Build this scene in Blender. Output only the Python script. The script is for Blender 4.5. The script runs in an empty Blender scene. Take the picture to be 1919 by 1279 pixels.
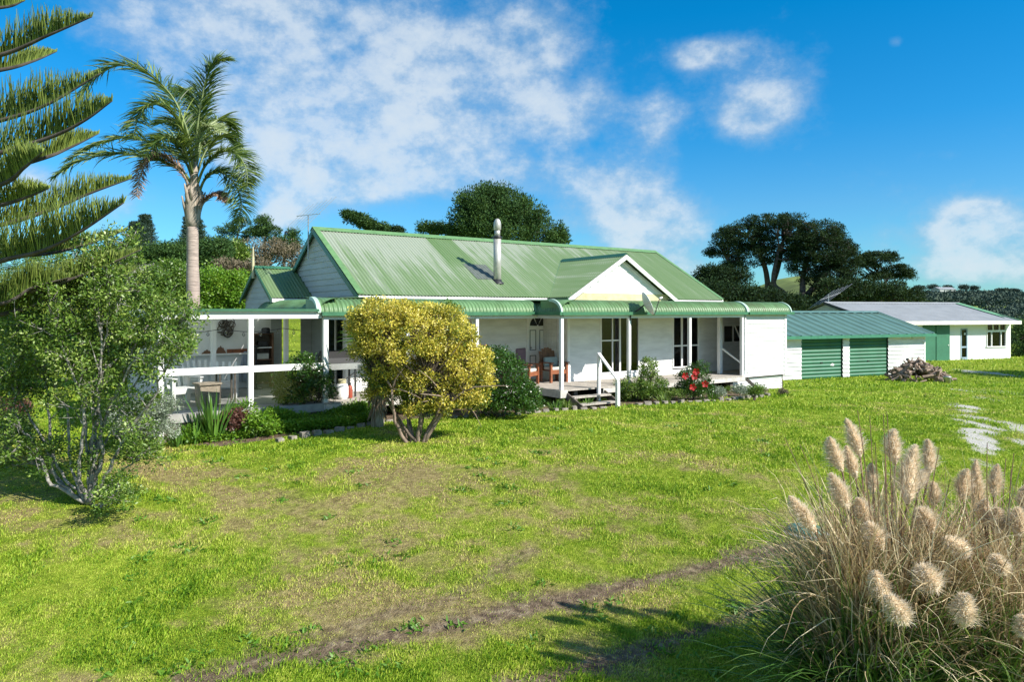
import bpy, math, random
import numpy as np
from mathutils import Vector, Matrix, Quaternion
R = math.radians
random.seed(11); rng = np.random.default_rng(11)
C = bpy.context.scene.collection
PI = math.pi
# ------------------------------------------------------------ measuring
FPX, CX, HY, EYE = 1325.0, 959.5, 585.0, 2.7       # focal length, centre, horizon row (photo pixels), eye height
def P(px, py, Y):
    return np.array([(px-CX)/FPX*Y, Y, EYE-(py-HY)/FPX*Y])
def sstep(a, b, x):
    t = np.clip((x-a)/(b-a), 0, 1); return t*t*(3-2*t)
def hash2(i, j, s):
    h = (i*374761393 + j*668265263 + s*974711) & 0xffffffff
    h = ((h ^ (h >> 13))*1274126177) & 0xffffffff
    return ((h ^ (h >> 16)) & 0xffff)/65535.0
def vnoise(x, y, s=0):
    x = np.asarray(x, float); y = np.asarray(y, float)
    i = np.floor(x).astype(np.int64); j = np.floor(y).astype(np.int64)
    fx = x-i; fy = y-j; fx = fx*fx*(3-2*fx); fy = fy*fy*(3-2*fy)
    a = hash2(i, j, s); b = hash2(i+1, j, s); c = hash2(i, j+1, s); d = hash2(i+1, j+1, s)
    return (a*(1-fx)+b*fx)*(1-fy)+(c*(1-fx)+d*fx)*fy
def fbm(x, y, s=0, o=4):
    t = 0; a = .5; n = 0
    for k in range(o):
        t = t+a*vnoise(np.asarray(x)*2**k, np.asarray(y)*2**k, s+k); n += a; a *= .5
    return t/n
def gz(x, y):
    """height of the ground"""
    x = np.asarray(x, float); y = np.asarray(y, float)
    z = -1.0+1.1*sstep(5, 17, y)-.45*sstep(22, 32, y)+.1*sstep(34, 43, y)
    z = z+.05*(fbm(x*.25, y*.25, 3)-.5)
    # slope rising behind the house on the left, land falling away on the right
    z = z+7.5*sstep(34, 110, y)*sstep(12, -22, x-(y-40)*.02)
    z = z-9*sstep(60, 190, y)*sstep(-5, 40, x)
    z = z+.8*sstep(50, 150, y)*(fbm(x*.03, y*.03, 9)-.5)
    return z
_GY = np.concatenate([np.arange(4, 40, .03), np.arange(40, 400, .3)])
def gp(px, py):
    """where the line of sight through a photo pixel meets the ground"""
    X_ = (px-CX)/FPX*_GY; i = np.argmax(EYE-(py-HY)/FPX*_GY <= gz(X_, _GY)); p = np.array([X_[i], _GY[i], 0.]); p[2] = gz(p[0], p[1]); return p
# ------------------------------------------------------------ object helpers
def thing(name, label, cat, loc=(0, 0, 0), rotz=0, group=None, kind=None):
    o = bpy.data.objects.new(name, None); C.objects.link(o)
    o.location = Vector([float(a) for a in loc]); o.rotation_euler = (0, 0, rotz); o.empty_display_size = .3
    tag(o, label, cat, group, kind); return o
def tag(o, label=None, cat=None, group=None, kind=None):
    if label: o['label'] = label
    if cat: o['category'] = cat
    if group: o['group'] = group
    if kind: o['kind'] = kind
    return o
def fast(name, V, F, mat, parent=None, rnd=None, smooth=False, attrs=None, uv=None):
    V = np.asarray(V, np.float32); F = np.asarray(F, np.int32); k = F.shape[1]
    me = bpy.data.meshes.new(name)
    me.vertices.add(len(V)); me.vertices.foreach_set('co', V.ravel())
    me.loops.add(F.size); me.loops.foreach_set('vertex_index', F.ravel())
    me.polygons.add(len(F)); me.polygons.foreach_set('loop_start', np.arange(0, F.size, k, dtype=np.int32))
    me.polygons.foreach_set('loop_total', np.full(len(F), k, np.int32))
    if smooth: me.polygons.foreach_set('use_smooth', np.ones(len(F), bool))
    if rnd is not None:
        a = me.attributes.new('rnd', 'FLOAT', 'FACE'); a.data.foreach_set('value', np.asarray(rnd, np.float32))
    for n, v in (attrs or {}).items():
        a = me.attributes.new(n, 'FLOAT', 'POINT'); a.data.foreach_set('value', np.asarray(v, np.float32))
    me.update(calc_edges=True)
    if mat: me.materials.append(mat)
    o = bpy.data.objects.new(name, me); C.objects.link(o)
    if parent: o.parent = parent
    return o
class MB:
    def __init__(s): s.V = []; s.F = []
    def add(s, vs, fs):
        n = len(s.V); s.V += [tuple(float(c) for c in v) for v in vs]; s.F += [tuple(i+n for i in f) for f in fs]; return s
    def box(s, x0, x1, y0, y1, z0, z1):
        return s.add([(x0,y0,z0),(x1,y0,z0),(x1,y1,z0),(x0,y1,z0),(x0,y0,z1),(x1,y0,z1),(x1,y1,z1),(x0,y1,z1)],
                     [(0,3,2,1),(4,5,6,7),(0,1,5,4),(1,2,6,5),(2,3,7,6),(3,0,4,7)])
    def beam(s, p, q, w, h, up=(0,0,1)):
        p = Vector(p); q = Vector(q); d = (q-p).normalized(); u = Vector(up)
        a = d.cross(u)
        if a.length < 1e-4: a = d.cross(Vector((0,1,0)))
        a.normalize(); b = a.cross(d).normalized()
        vs = [e+a*sx*w/2+b*sz*h/2 for e in (p, q) for sx, sz in ((-1,-1),(1,-1),(1,1),(-1,1))]
        return s.add(vs, [(0,3,2,1),(4,5,6,7),(0,1,5,4),(1,2,6,5),(2,3,7,6),(3,0,4,7)])
    def tube(s, pts, rad, n=8):
        pts = [Vector([float(c) for c in p]) for p in pts]; k = len(pts)
        if not hasattr(rad, '__len__'): rad = [rad]*k
        vs = []; a = None
        for i, p in enumerate(pts):
            d = (pts[min(i+1, k-1)]-pts[max(i-1, 0)])
            d = d.normalized() if d.length > 1e-9 else Vector((0,0,1))
            if a is None:
                a = d.cross(Vector((0,0,1)) if abs(d.z) < .9 else Vector((1,0,0))).normalized()
            else:
                a = (a-d*a.dot(d))
                a = a.normalized() if a.length > 1e-6 else d.orthogonal().normalized()
            b = d.cross(a)
            for j in range(n):
                t = 2*PI*j/n; vs.append(p+(a*math.cos(t)+b*math.sin(t))*rad[i])
        fs = [(i*n+j, i*n+(j+1) % n, (i+1)*n+(j+1) % n, (i+1)*n+j) for i in range(k-1) for j in range(n)]
        fs.append(tuple(range(n-1, -1, -1))); fs.append(tuple((k-1)*n+j for j in range(n)))
        return s.add(vs, fs)
    def lathe(s, c, prof, n=16):
        return s.tube([(c[0], c[1], c[2]+z) for r, z in prof], [r for r, z in prof], n)
    def prism(s, poly, ext):
        """polygon (3-D points) extruded by a vector"""
        n = len(poly); e = Vector(ext); vs = [Vector(p) for p in poly]; vs += [v+e for v in vs]
        return s.add(vs, [tuple(range(n-1, -1, -1)), tuple(range(n, 2*n))]+[(i, (i+1) % n, n+(i+1) % n, n+i) for i in range(n)])
    def build(s, name, mat, parent=None, smooth=False, bevel=0):
        me = bpy.data.meshes.new(name); me.from_pydata(s.V, [], s.F); me.update()
        if smooth: me.polygons.foreach_set('use_smooth', [True]*len(me.polygons))
        if mat: me.materials.append(mat)
        o = bpy.data.objects.new(name, me); C.objects.link(o)
        if parent: o.parent = parent
        if bevel:
            m = o.modifiers.new('bevel', 'BEVEL'); m.width = bevel; m.segments = 2; m.limit_method = 'ANGLE'
        return o
def grid(name, G, mat, parent=None, smooth=True, attrs=None):
    m, n = G.shape[:2]; idx = np.arange(m*n).reshape(m, n)
    F = np.stack([idx[:-1,:-1], idx[1:,:-1], idx[1:,1:], idx[:-1,1:]], -1).reshape(-1, 4)
    return fast(name, G.reshape(-1, 3), F, mat, parent, smooth=smooth, attrs=attrs)
def copy_tree(o, parent=None):
    c = o.copy(); C.objects.link(c); c.parent = parent
    for ch in list(o.children): copy_tree(ch, c)
    return c
def norm(a): return a/np.maximum(np.linalg.norm(a, axis=-1, keepdims=True), 1e-9)
def strands(base, d0, L, w, droop, nseg=5, sides=2, side=None, curl=0.0):
    """many thin blades or shoots at once; returns verts, quad faces, owner index of each face"""
    base = np.asarray(base, float); N = len(base); d = norm(np.asarray(d0, float)); L = np.broadcast_to(L, N); w = np.broadcast_to(w, N)
    droop = np.broadcast_to(droop, N)
    if side is None:
        side = np.cross(d, rng.normal(size=(N, 3)))
    side = norm(side)
    pts = []; p = base.copy(); step = (L/nseg)[:, None]
    for k in range(nseg+1):
        t = k/nseg
        sd = norm(side-d*(side*d).sum(-1, keepdims=True))
        ww = (w*(1-t**2)*(.6+.9*min(1, 2*t+.2)) if True else w)[:, None]*.7+.0004
        if sides == 2: pts.append(np.stack([p-sd*ww/2, p+sd*ww/2], 1))
        else:
            b = np.cross(d, sd); wt = (w*(1-.75*t**3))[:, None]/2
            pts.append(np.stack([p+sd*wt, p-.5*sd*wt+.87*b*wt, p-.5*sd*wt-.87*b*wt], 1))
        p = p+d*step
        d = d+np.array([0, 0, -1.0])*(droop[:, None])*(t+.3)/nseg
        if curl: d = d+rng.normal(size=(N, 3))*curl
        d = norm(d)
    A = np.stack(pts, 1)            # N, nseg+1, sides, 3
    s = A.shape[2]; V = A.reshape(-1, 3)
    idx = np.arange(N*(nseg+1)*s).reshape(N, nseg+1, s)
    if s == 2:
        F = np.stack([idx[:, :-1, 0], idx[:, :-1, 1], idx[:, 1:, 1], idx[:, 1:, 0]], -1).reshape(-1, 4); own = np.repeat(np.arange(N), nseg)
    else:
        fs = []
        for j in range(3):
            fs.append(np.stack([idx[:, :-1, j], idx[:, :-1, (j+1) % 3], idx[:, 1:, (j+1) % 3], idx[:, 1:, j]], -1))
        F = np.stack(fs, 2).reshape(-1, 4); own = np.repeat(np.arange(N), nseg*3)
    return V, F, own
def leafcloud(c, size, wr=.5, up=.3, out=None, outw=.5):
    """one small four-sided leaf at every point of c"""
    N = len(c); size = np.broadcast_to(size, N)[:, None]*rng.uniform(.65, 1.3, (N, 1))
    d = rng.normal(size=(N, 3)); d[:, 2] += up
    if out is not None: d = norm(d)+norm(out)*outw*1.5
    d = norm(d); s = norm(np.cross(d, rng.normal(size=(N, 3)))); n = np.cross(d, s)
    a = c; b = c+d*size*.5+s*size*wr*.5+n*size*.08; e = c+d*size; f = c+d*size*.5-s*size*wr*.5+n*size*.08
    V = np.stack([a, b, e, f], 1).reshape(-1, 3); F = np.arange(4*N).reshape(N, 4)
    return V, F
def blob_clusters(blobs, n, shell=.75, low=-.45):
    """cluster centres spread through ellipsoids, mostly near their surface; blobs = (x,y,z,rx,ry,rz)"""
    b = np.array(blobs, float); vol = (b[:, 3]*b[:, 4]+b[:, 3]*b[:, 5]+b[:, 4]*b[:, 5]); pr = vol/vol.sum()
    out = []; src = []
    while len(out) < n:
        k = rng.choice(len(b), p=pr); d = rng.normal(size=3); d /= np.linalg.norm(d)
        if d[2] < low: continue
        r = shell+(1-shell)*rng.random() if rng.random() < .8 else rng.random()**.5
        p = b[k, :3]+d*r*b[k, 3:]
        inside = (((p-b[:, :3])/b[:, 3:])**2).sum(1) < (shell*.75)**2
        if inside.any() and rng.random() < .8: continue
        out.append(p); src.append(k)
    return np.array(out), np.array(src)
def foliage(name, mat, parent, centers, r, nl, size, wr=.5, up=.3, flat=.8, outw=.5, core=None, rb=None):
    N = len(centers); r = np.broadcast_to(r, N)
    d = norm(rng.normal(size=(N, nl, 3))); rr = (rng.random((N, nl, 1))**.45)
    off = d*rr*r[:, None, None]*np.array([1, 1, flat]); c = (centers[:, None, :]+off).reshape(-1, 3)
    V, F = leafcloud(c, size, wr, up, off.reshape(-1, 3), outw)
    cl = np.repeat(rng.random(N) if rb is None else rb, nl)
    rnd = np.clip(cl*.5+rng.random(N*nl)*.5, 0, 1)
    return fast(name, V, F, mat, parent, rnd=rnd)
def bez(p0, p1, p2, n):
    t = np.linspace(0, 1, n)[:, None]; return (1-t)**2*np.array(p0)+2*t*(1-t)*np.array(p1)+t*t*np.array(p2)
def wob(pts, a):
    p = np.array(pts, float); p[1:-1] += rng.normal(size=p[1:-1].shape)*a; return p
def cpath(pts, n):
    """smooth path through points (Catmull-Rom)"""
    p = np.array(pts, float); p = np.vstack([2*p[0]-p[1], p, 2*p[-1]-p[-2]]); out = []
    k = len(p)-3
    for i in range(n):
        t = i/(n-1)*k; j = min(int(t), k-1); t -= j
        a, b, c, d = p[j:j+4]
        out.append(.5*((2*b)+(-a+c)*t+(2*a-5*b+4*c-d)*t*t+(-a+3*b-3*c+d)*t**3))
    return np.array(out)
# ------------------------------------------------------------ materials
def newmat(name):
    m = bpy.data.materials.new(name); m.use_nodes = True; nt = m.node_tree; nt.nodes.clear()
    out = nt.nodes.new('ShaderNodeOutputMaterial'); b = nt.nodes.new('ShaderNodeBsdfPrincipled')
    nt.links.new(b.outputs[0], out.inputs[0]); return m, nt, b, out
def N(nt, t, **k):
    n = nt.nodes.new('ShaderNode'+t)
    for a, v in k.items():
        if a.startswith('i_'): n.inputs[int(a[2:])].default_value = v
        else: setattr(n, a, v)
    return n
def ramp(nt, fac, stops):
    r = nt.nodes.new('ShaderNodeValToRGB'); e = r.color_ramp.elements
    while len(e) < len(stops): e.new(.5)
    for el, (p, c) in zip(e, stops): el.position = p; el.color = (*c, 1)
    nt.links.new(fac, r.inputs[0]); return r.outputs[0]
def noise(nt, scale, detail=4, vec=None, rough=.6):
    n = N(nt, 'TexNoise'); n.inputs['Scale'].default_value = scale; n.inputs['Detail'].default_value = detail; n.inputs['Roughness'].default_value = rough
    if vec: nt.links.new(vec, n.inputs['Vector'])
    return n.outputs[0]
def coords(nt, scale=(1,1,1), rot=(0,0,0), kind='Object'):
    t = N(nt, 'TexCoord'); m = N(nt, 'Mapping'); m.inputs['Scale'].default_value = scale; m.inputs['Rotation'].default_value = rot
    nt.links.new(t.outputs[kind], m.inputs[0]); return m.outputs[0]
def mix(nt, fac, a, b, mode='MIX'):
    m = nt.nodes.new('ShaderNodeMix'); m.data_type = 'RGBA'; m.blend_type = mode
    for s, v in ((m.inputs[0], fac), (m.inputs[6], a), (m.inputs[7], b)):
        if hasattr(v, 'links'): nt.links.new(v, s)
        elif isinstance(v, tuple): s.default_value = (*v, 1)
        else: s.default_value = v
    return m.outputs[2]
def math_(nt, op, a, b=None, clamp=False):
    m = nt.nodes.new('ShaderNodeMath'); m.operation = op; m.use_clamp = clamp
    for i, v in enumerate((a, b)):
        if v is None: continue
        if hasattr(v, 'links'): nt.links.new(v, m.inputs[i])
        else: m.inputs[i].default_value = v
    return m.outputs[0]
def bump(nt, b, h, strength=.3, dist=.02):
    n = N(nt, 'Bump'); n.inputs['Strength'].default_value = strength; n.inputs['Distance'].default_value = dist
    nt.links.new(h, n.inputs['Height']); nt.links.new(n.outputs[0], b.inputs['Normal'])
def simple(name, col, rough=.6, metal=0, var=.12, scale=6, col2=None, bumps=0, vscale=(1,1,1), spec=.5):
    m, nt, b, out = newmat(name); v = coords(nt, vscale); n = noise(nt, scale, 5, v)
    c2 = col2 or tuple(c*(1-var*2) for c in col); c1 = tuple(min(1, c*(1+var*.4)) for c in col)
    nt.links.new(ramp(nt, n, [(.3, c2), (.62, c1)]), b.inputs['Base Color'])
    b.inputs['Roughness'].default_value = rough; b.inputs['Metallic'].default_value = metal; b.inputs['Specular IOR Level'].default_value = spec
    if bumps: bump(nt, b, noise(nt, scale*4, 4, v), bumps, .01)
    return m
def leafmat(name, stops, rough=.45, trans=.3, tcol=None, spec=.5):
    m, nt, b, out = newmat(name); a = N(nt, 'Attribute'); a.attribute_name = 'rnd'
    c = ramp(nt, a.outputs['Fac'], stops); nt.links.new(c, b.inputs['Base Color'])
    b.inputs['Roughness'].default_value = rough; b.inputs['Specular IOR Level'].default_value = spec
    if trans:
        t = N(nt, 'BsdfTranslucent'); mx = N(nt, 'MixShader'); mx.inputs[0].default_value = trans
        tc = mix(nt, .5, c, tcol or (.25, .35, .03)); nt.links.new(tc, t.inputs[0])
        nt.links.new(b.outputs[0], mx.inputs[1]); nt.links.new(t.outputs[0], mx.inputs[2]); nt.links.new(mx.outputs[0], out.inputs[0])
    return m
def glassmat(name, tint=(.8,.85,.85), refl=.12, rough=.02):
    m, nt, b, out = newmat(name); nt.nodes.remove(b)
    t = N(nt, 'BsdfTransparent'); t.inputs[0].default_value = (*tint, 1); g = N(nt, 'BsdfGlossy'); g.inputs['Roughness'].default_value = rough
    f = N(nt, 'Fresnel'); f.inputs[0].default_value = 1.5; fac = math_(nt, 'ADD', f.outputs[0], refl-.04, True)
    mx = N(nt, 'MixShader'); nt.links.new(fac, mx.inputs[0]); nt.links.new(t.outputs[0], mx.inputs[1]); nt.links.new(g.outputs[0], mx.inputs[2])
    nt.links.new(mx.outputs[0], out.inputs[0]); return m
M = {}
M['white'] = simple('white_paint', (.80,.80,.79), .5, var=.03, scale=2)
M['board'] = simple('white_weatherboard', (.76,.76,.745), .55, var=.09, scale=1.3, vscale=(1,1,4))
M['shade_grey_board'] = simple('shade_toned_weatherboard', (.46,.49,.48), .6, var=.07, scale=1.5, vscale=(1,1,4))  # white boards with the shade of sunless walls put into the grey
M['cream'] = simple('bare_cream_board', (.55,.50,.30), .7, var=.15, scale=4)
M['trimgreen'] = simple('green_trim_paint', (.04,.13,.07), .4, var=.1)
M['gutter'] = simple('green_gutter', (.05,.165,.085), .35, var=.12)
M['doorgreen'] = simple('green_door_paint', (.04,.165,.095), .5, var=.1, scale=1.5)
M['deck'] = simple('weathered_decking', (.42,.38,.33), .8, var=.22, scale=5, vscale=(6,.6,1), bumps=.2)
M['darkwood'] = simple('dark_weathered_timber', (.13,.11,.09), .8, var=.3, scale=6)
M['steel'] = simple('stainless_flue', (.50,.49,.45), .5, .45, var=.12, scale=5)
M['black'] = simple('black_metal', (.02,.02,.022), .5, var=.1)
M['dish'] = simple('dish_paint', (.66,.67,.65), .5, var=.06)
M['alu'] = simple('weathered_aluminium', (.5,.5,.5), .4, .7, var=.1)
M['concrete'] = simple('grey_concrete', (.36,.35,.33), .85, var=.15, scale=4, bumps=.3)
M['redwood'] = simple('red_brown_timber', (.26,.085,.035), .5, var=.25, scale=5, vscale=(1,1,5))
M['brownwood'] = simple('brown_timber', (.20,.10,.055), .6, var=.25, scale=5)
M['cushion'] = simple('pale_cushion', (.60,.60,.55), .9, var=.08)
M['purple'] = simple('mauve_fabric', (.16,.10,.13), .9, var=.1)
M['teal'] = simple('blue_grey_cushion', (.34,.40,.40), .9, var=.1)
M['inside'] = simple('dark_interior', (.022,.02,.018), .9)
M['curtain'] = simple('curtain_cloth', (.40,.39,.33), .9, var=.1)
M['glass'] = glassmat('window_glass', (.45,.5,.48), .06)
M['clear'] = glassmat('clear_blind', (.86,.87,.87), .07, .06)
M['bark'] = simple('brown_bark', (.13,.10,.075), .9, var=.35, scale=9, vscale=(1,1,.3), bumps=.6)
M['darkbark'] = simple('dark_pine_bark', (.085,.07,.06), .95, var=.35, scale=4, bumps=.5)
M['lichen'] = simple('lichen_covered_bark', (.36,.345,.31), .95, col2=(.06,.048,.04), scale=13, bumps=.6)
M['palmtrunk'] = simple('ringed_palm_trunk', (.40,.32,.27), .85, var=.25, scale=4, vscale=(1,1,9), bumps=.3)
M['palmsheath'] = simple('dry_palm_sheath', (.42,.36,.29), .85, col2=(.12,.09,.06), scale=3, vscale=(6,6,.8), bumps=.4)
M['stone'] = simple('edging_stone', (.27,.24,.20), .9, var=.3, scale=8, bumps=.5)
M['roofgrey'] = simple('grey_iron_roof', (.30,.31,.31), .45, var=.08, scale=1.2)
M['logs'] = simple('weathered_branch_wood', (.33,.24,.18), .9, col2=(.08,.06,.045), scale=5, bumps=.4)
M['soil'] = simple('bare_garden_soil', (.075,.05,.035), 1, var=.3, scale=6, bumps=.6)
M['rosy'] = simple('rusty_red_metal', (.32,.06,.03), .5)
def roofmat():
    m, nt, b, out = newmat('weathered_green_iron'); v = coords(nt, (2.6,.09,.09)); n1 = noise(nt, 1.6, 5, v); v2 = coords(nt, (.55,.45,.5)); n2 = noise(nt, 1.0, 3, v2)
    v3 = coords(nt, (9,.35,.35)); n3 = noise(nt, 1.6, 3, v3)
    a = N(nt, 'Attribute'); a.attribute_name = 'wear'
    f = math_(nt, 'ADD', math_(nt, 'MULTIPLY', n1, .55), math_(nt, 'MULTIPLY', n3, .55)); f = math_(nt, 'ADD', f, math_(nt, 'MULTIPLY', n2, .3))
    f = math_(nt, 'ADD', f, math_(nt, 'MULTIPLY', a.outputs['Fac'], .42))
    c = ramp(nt, f, [(.60, (.11,.185,.068)), (.86, (.15,.22,.105)), (1.14, (.27,.31,.235))])
    nt.links.new(c, b.inputs['Base Color']); b.inputs['Roughness'].default_value = .45; return m
M['roof'] = roofmat()
def bullmat():
    m, nt, b, out = newmat('green_bullnose_iron'); v = coords(nt, (7,1.2,1.2)); n1 = noise(nt, 1.5, 5, v); v2 = coords(nt, (.6,1,1)); n2 = noise(nt, 1.5, 3, v2)
    f = math_(nt, 'ADD', math_(nt, 'MULTIPLY', n1, .6), math_(nt, 'MULTIPLY', n2, .4))
    nt.links.new(ramp(nt, f, [(.35, (.09,.12,.05)), (.47, (.10,.19,.075)), (.62, (.14,.26,.115))]), b.inputs['Base Color']); b.inputs['Roughness'].default_value = .4; return m
M['bull'] = bullmat()
M['garageroof'] = simple('teal_green_iron', (.11,.20,.165), .32, var=.12, scale=1.5, vscale=(2,.3,1))
# ------------------------------------------------------------ the farmhouse
TH = R(55.26); OX, OY = (1052-CX)/FPX*19.3, 19.3
US = math.sin(TH); UC = math.cos(TH)
def hw(u, v): return OX+u*US-v*UC, OY+u*UC+v*US
def hu(px, v):
    a = (px-CX)/FPX; return (a*OY-OX+v*(UC+a*US))/(US-a*UC)
def hv(px, u):
    a = (px-CX)/FPX; return (u*(US-a*UC)-a*OY+OX)/(UC+a*US)
def hz(py, u, v): return EYE-(py-HY)/FPX*hw(u, v)[1]
ROT = PI/2-TH
house = thing('farmhouse', 'white weatherboard farmhouse with green corrugated iron roof and bullnose verandah', 'house', (OX, OY, 0), ROT)
def boards(mb, o, d, n, z0, z1, iv, pitch=.15, lip=.02):
    o = np.array(o, float); d = np.array(d, float); n = np.array(n, float); z = z0
    while z < z1-1e-3:
        zt = min(z+pitch, z1)
        for a0, b0, a1, b1 in iv(z, zt):
            if b0-a0 < .01: continue
            A = o+d*a0; B = o+d*b0; A1 = o+d*a1; B1 = o+d*b1
            vs = [(*(A+n*lip), z), (*(B+n*lip), z), (*(B1+n*.002), zt), (*(A1+n*.002), zt), (*(A-n*.05), z), (*(B-n*.05), z)]
            mb.add(vs, [(0,1,2,3), (0,4,5,1)])
        z = zt
def holes_iv(a, b, holes):
    """holes = (a0,a1,z0,z1); board rows are cut where they overlap a hole"""
    def f(z, zt):
        segs = [(a, b)]
        for h0, h1, k0, k1 in holes:
            if (z+zt)/2 > k0 and (z+zt)/2 < k1:
                ns = []
                for s0, s1 in segs:
                    if h1 <= s0 or h0 >= s1: ns.append((s0, s1)); continue
                    if h0 > s0: ns.append((s0, h0))
                    if h1 < s1: ns.append((h1, s1))
                segs = ns
        return [(s0, s1, s0, s1) for s0, s1 in segs]
    return f
DZ = .57
# measured openings
vA, vB = 2.87, 1.65
dA0, dA1 = hu(990, vA), hu(1024, vA); dTop = DZ+2.08
wA0, wA1 = hu(800, vA), hu(881, vA)
g10, g11 = hu(1124, vB), hu(1197, vB); g20, g21 = hu(1259.5, vB), hu(1309, vB)
gz1, gz2 = hz(702, g10, vB), hz(691, g20, vB)
n0, n1 = hu(1353, vB+.02), hu(1392, vB+.02); nz0, nz1 = hz(644, n0, vB), hz(609, n0, vB)
uC = 1.56
m = MB(); boards(m, (-5.0, vA), (1,0), (0,-1), DZ, 2.95, holes_iv(0, uC+5, [(dA0+5-.03, dA1+5+.03, 0, dTop), (wA0+5, wA1+5, 0, 2.6)])); m.build('front_wall', M['board'], house)
m = MB(); boards(m, (uC, vB), (1,0), (0,-1), DZ, 3.0, holes_iv(0, 10.2-uC, [(g10-uC, g11-uC, gz1, 2.62), (g20-uC, g21-uC, gz2, 2.62), (n0-uC, n1-uC, nz0, nz1)])); m.build('front_wall', M['board'], house)
m = MB()
k = 0
while k*.13 < vA-vB-.05:                               # grooved panelling beside the door
    a = vB+k*.13; m.box(uC-.012, uC+.03, a+.006, min(a+.124, vA), DZ, 2.95); k += 1
m.box(uC, uC+.05, vB+.05, vA, DZ, 2.95); m.build('panelled_return_wall', M['board'], house)
m = MB(); boards(m, (7.82, .02), (1,0), (0,-1), .50, 2.62, holes_iv(0, 2.36, []), .15, .034); m.box(7.86, 10.15, .05, .12, .5, 2.62); m.build('end_screen_wall', M['board'], house)
m = MB(); boards(m, (10.18, .02), (0,1), (1,0), .5, 2.8, holes_iv(0, 8.3, [])); m.box(10.05, 10.16, .05, 8.3, .5, 2.8); m.build('end_wall', M['board'], house)
hvA = [(3.0-vA, 4.34-vA, 0, 2.62), (5.68-vA, 9, .5, 2.8)]
m = MB(); boards(m, (-5.0, vA), (0,1), (-1,0), .3, 2.95, holes_iv(0, 8.3-vA, hvA)); m.build('side_wall', M['shade_grey_board'], house)
m = MB(); boards(m, (10.1, 8.3), (-1,0), (0,1), .1, 2.95, holes_iv(0, 15.1, [(6, 7.5, 1.3, 2.4), (11, 12.4, 1.3, 2.4), (14.0, 15.2, .5, 2.8)])); m.box(-3.9, 10.1, 8.2, 8.25, .1, 2.9); m.build('rear_wall', M['board'], house)
m = MB(); m.box(-4.98, 10.1, vA+.05, 8.25, .2, DZ-.02); m.box(uC+.05, 10.1, vB+.05, vA+.05, .2, DZ-.02); m.build('inner_floor', M['brownwood'], house)
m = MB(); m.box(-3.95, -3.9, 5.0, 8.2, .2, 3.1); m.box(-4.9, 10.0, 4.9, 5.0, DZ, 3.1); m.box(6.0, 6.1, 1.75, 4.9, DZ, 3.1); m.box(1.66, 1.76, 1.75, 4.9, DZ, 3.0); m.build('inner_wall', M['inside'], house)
m = MB(); m.box(-4.9, 10.0, vA+.06, 8.2, 2.98, 3.03); m.box(uC, 10.0, vB+.06, vA, 2.98, 3.03); m.build('ceiling', M['white'], house)
m = MB(); m.box(-6.2, 8.7, 1.12, vA, 2.74, 2.76); m.box(.03, 10.1, .1, 1.12, 2.74, 2.76); m.build('verandah_ceiling', M['cream'], house)
# corner boards
for bb in ((-5.04, -4.93, vA-.03, vA+.08, .3, 2.95), (uC-.02, uC+.08, vB-.03, vB+.05, DZ, 2.95), (10.1, 10.22, -.02, .1, .5, 2.62), (7.76, 7.9, -.02, .1, .5, 2.62)):
    m = MB(); m.box(*bb); m.build('corner_board', M['white'], house)
# -------- gables
k1 = (2.458-.48)/(5.141-1.834); VE, VR, ZE, ZR = 1.834, 5.141, 3.18, 5.158; UL, UR = -5.13, 8.97
VB = 2*VR-VE
def giv(v0, apex_v, apex_z, slope):
    def f(z, zt):
        h0 = (apex_z-z)/slope; h1 = max(0, (apex_z-zt)/slope)
        return [(apex_v-h0-v0, apex_v+h0-v0, apex_v-h1-v0, apex_v+h1-v0)]
    return f
m = MB(); boards(m, (-5.0, 0), (0,1), (-1,0), 2.95, ZR-.06, giv(0, VR, ZR-.06, k1), .17, .025); m.build('gable_wall', M['shade_grey_board'], house)['label'] = 'shaded grey-white boarded gable end wall'
m = MB(); boards(m, (8.85, 0), (0,1), (1,0), 2.95, ZR-.06, giv(0, VR, ZR-.06, k1), .17, .025); m.build('gable_wall', M['board'], house)
def rake(mb, u0, u1, va, za, vb, zb, h=.17):
    mb.prism([(u0, va, za), (u0, vb, zb), (u0, vb, zb-h), (u0, va, za-h)], (u1-u0, 0, 0))
m = MB(); rake(m, UL-.02, UL+.03, VE-.06, ZE-.05, VR, ZR-.01); rake(m, UL-.02, UL+.03, VB+.06, ZE-.05, VR, ZR-.01)
m.build('barge_board', M['trimgreen'], house)
m = MB(); rake(m, UR-.02, UR+.03, VE-.06, ZE-.05, VR, ZR-.01); rake(m, UR-.02, UR+.03, VB+.06, ZE-.05, VR, ZR-.01); m.build('barge_board', M['white'], house)
def corr(name, ts, pathf, nrm, mat, parent, amp=.013, pitch=.1, wear=None):
    rows = []; wr = []
    for t in ts:
        p = pathf(t); nn = nrm(t) if callable(nrm) else np.broadcast_to(np.array(nrm, float), p.shape)
        rows.append(p+nn*amp*math.sin(2*PI*t/pitch)); wr.append([wear(t, s) if wear else 0 for s in np.linspace(0, 1, len(p))])
    return grid(name, np.array(rows), mat, parent, True, {'wear': np.array(wr).ravel()})
dn = np.array([0, -k1, 1.0])/math.hypot(1, k1)
S = lambda a, b, st=.0167: np.arange(a, b+st/2, st)
def roofpath(k):
    return lambda t: np.array([[t, VE-.12+(VR-VE+.12)*s, ZE-.12*k1+.03+(ZR-ZE+.12*k1-.03)*s] for s in np.linspace(0, 1, k)])
uCh, vCh = -.403, 2.554
def wearf(t, s):
    # clean replacement sheets above the flue, chalky paint elsewhere fading out to the right
    if uCh-1.15 < t < uCh-.2 and s > .55: return 0
    return (1.0-.06*(t+5))*(.25+.85*s)
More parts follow.
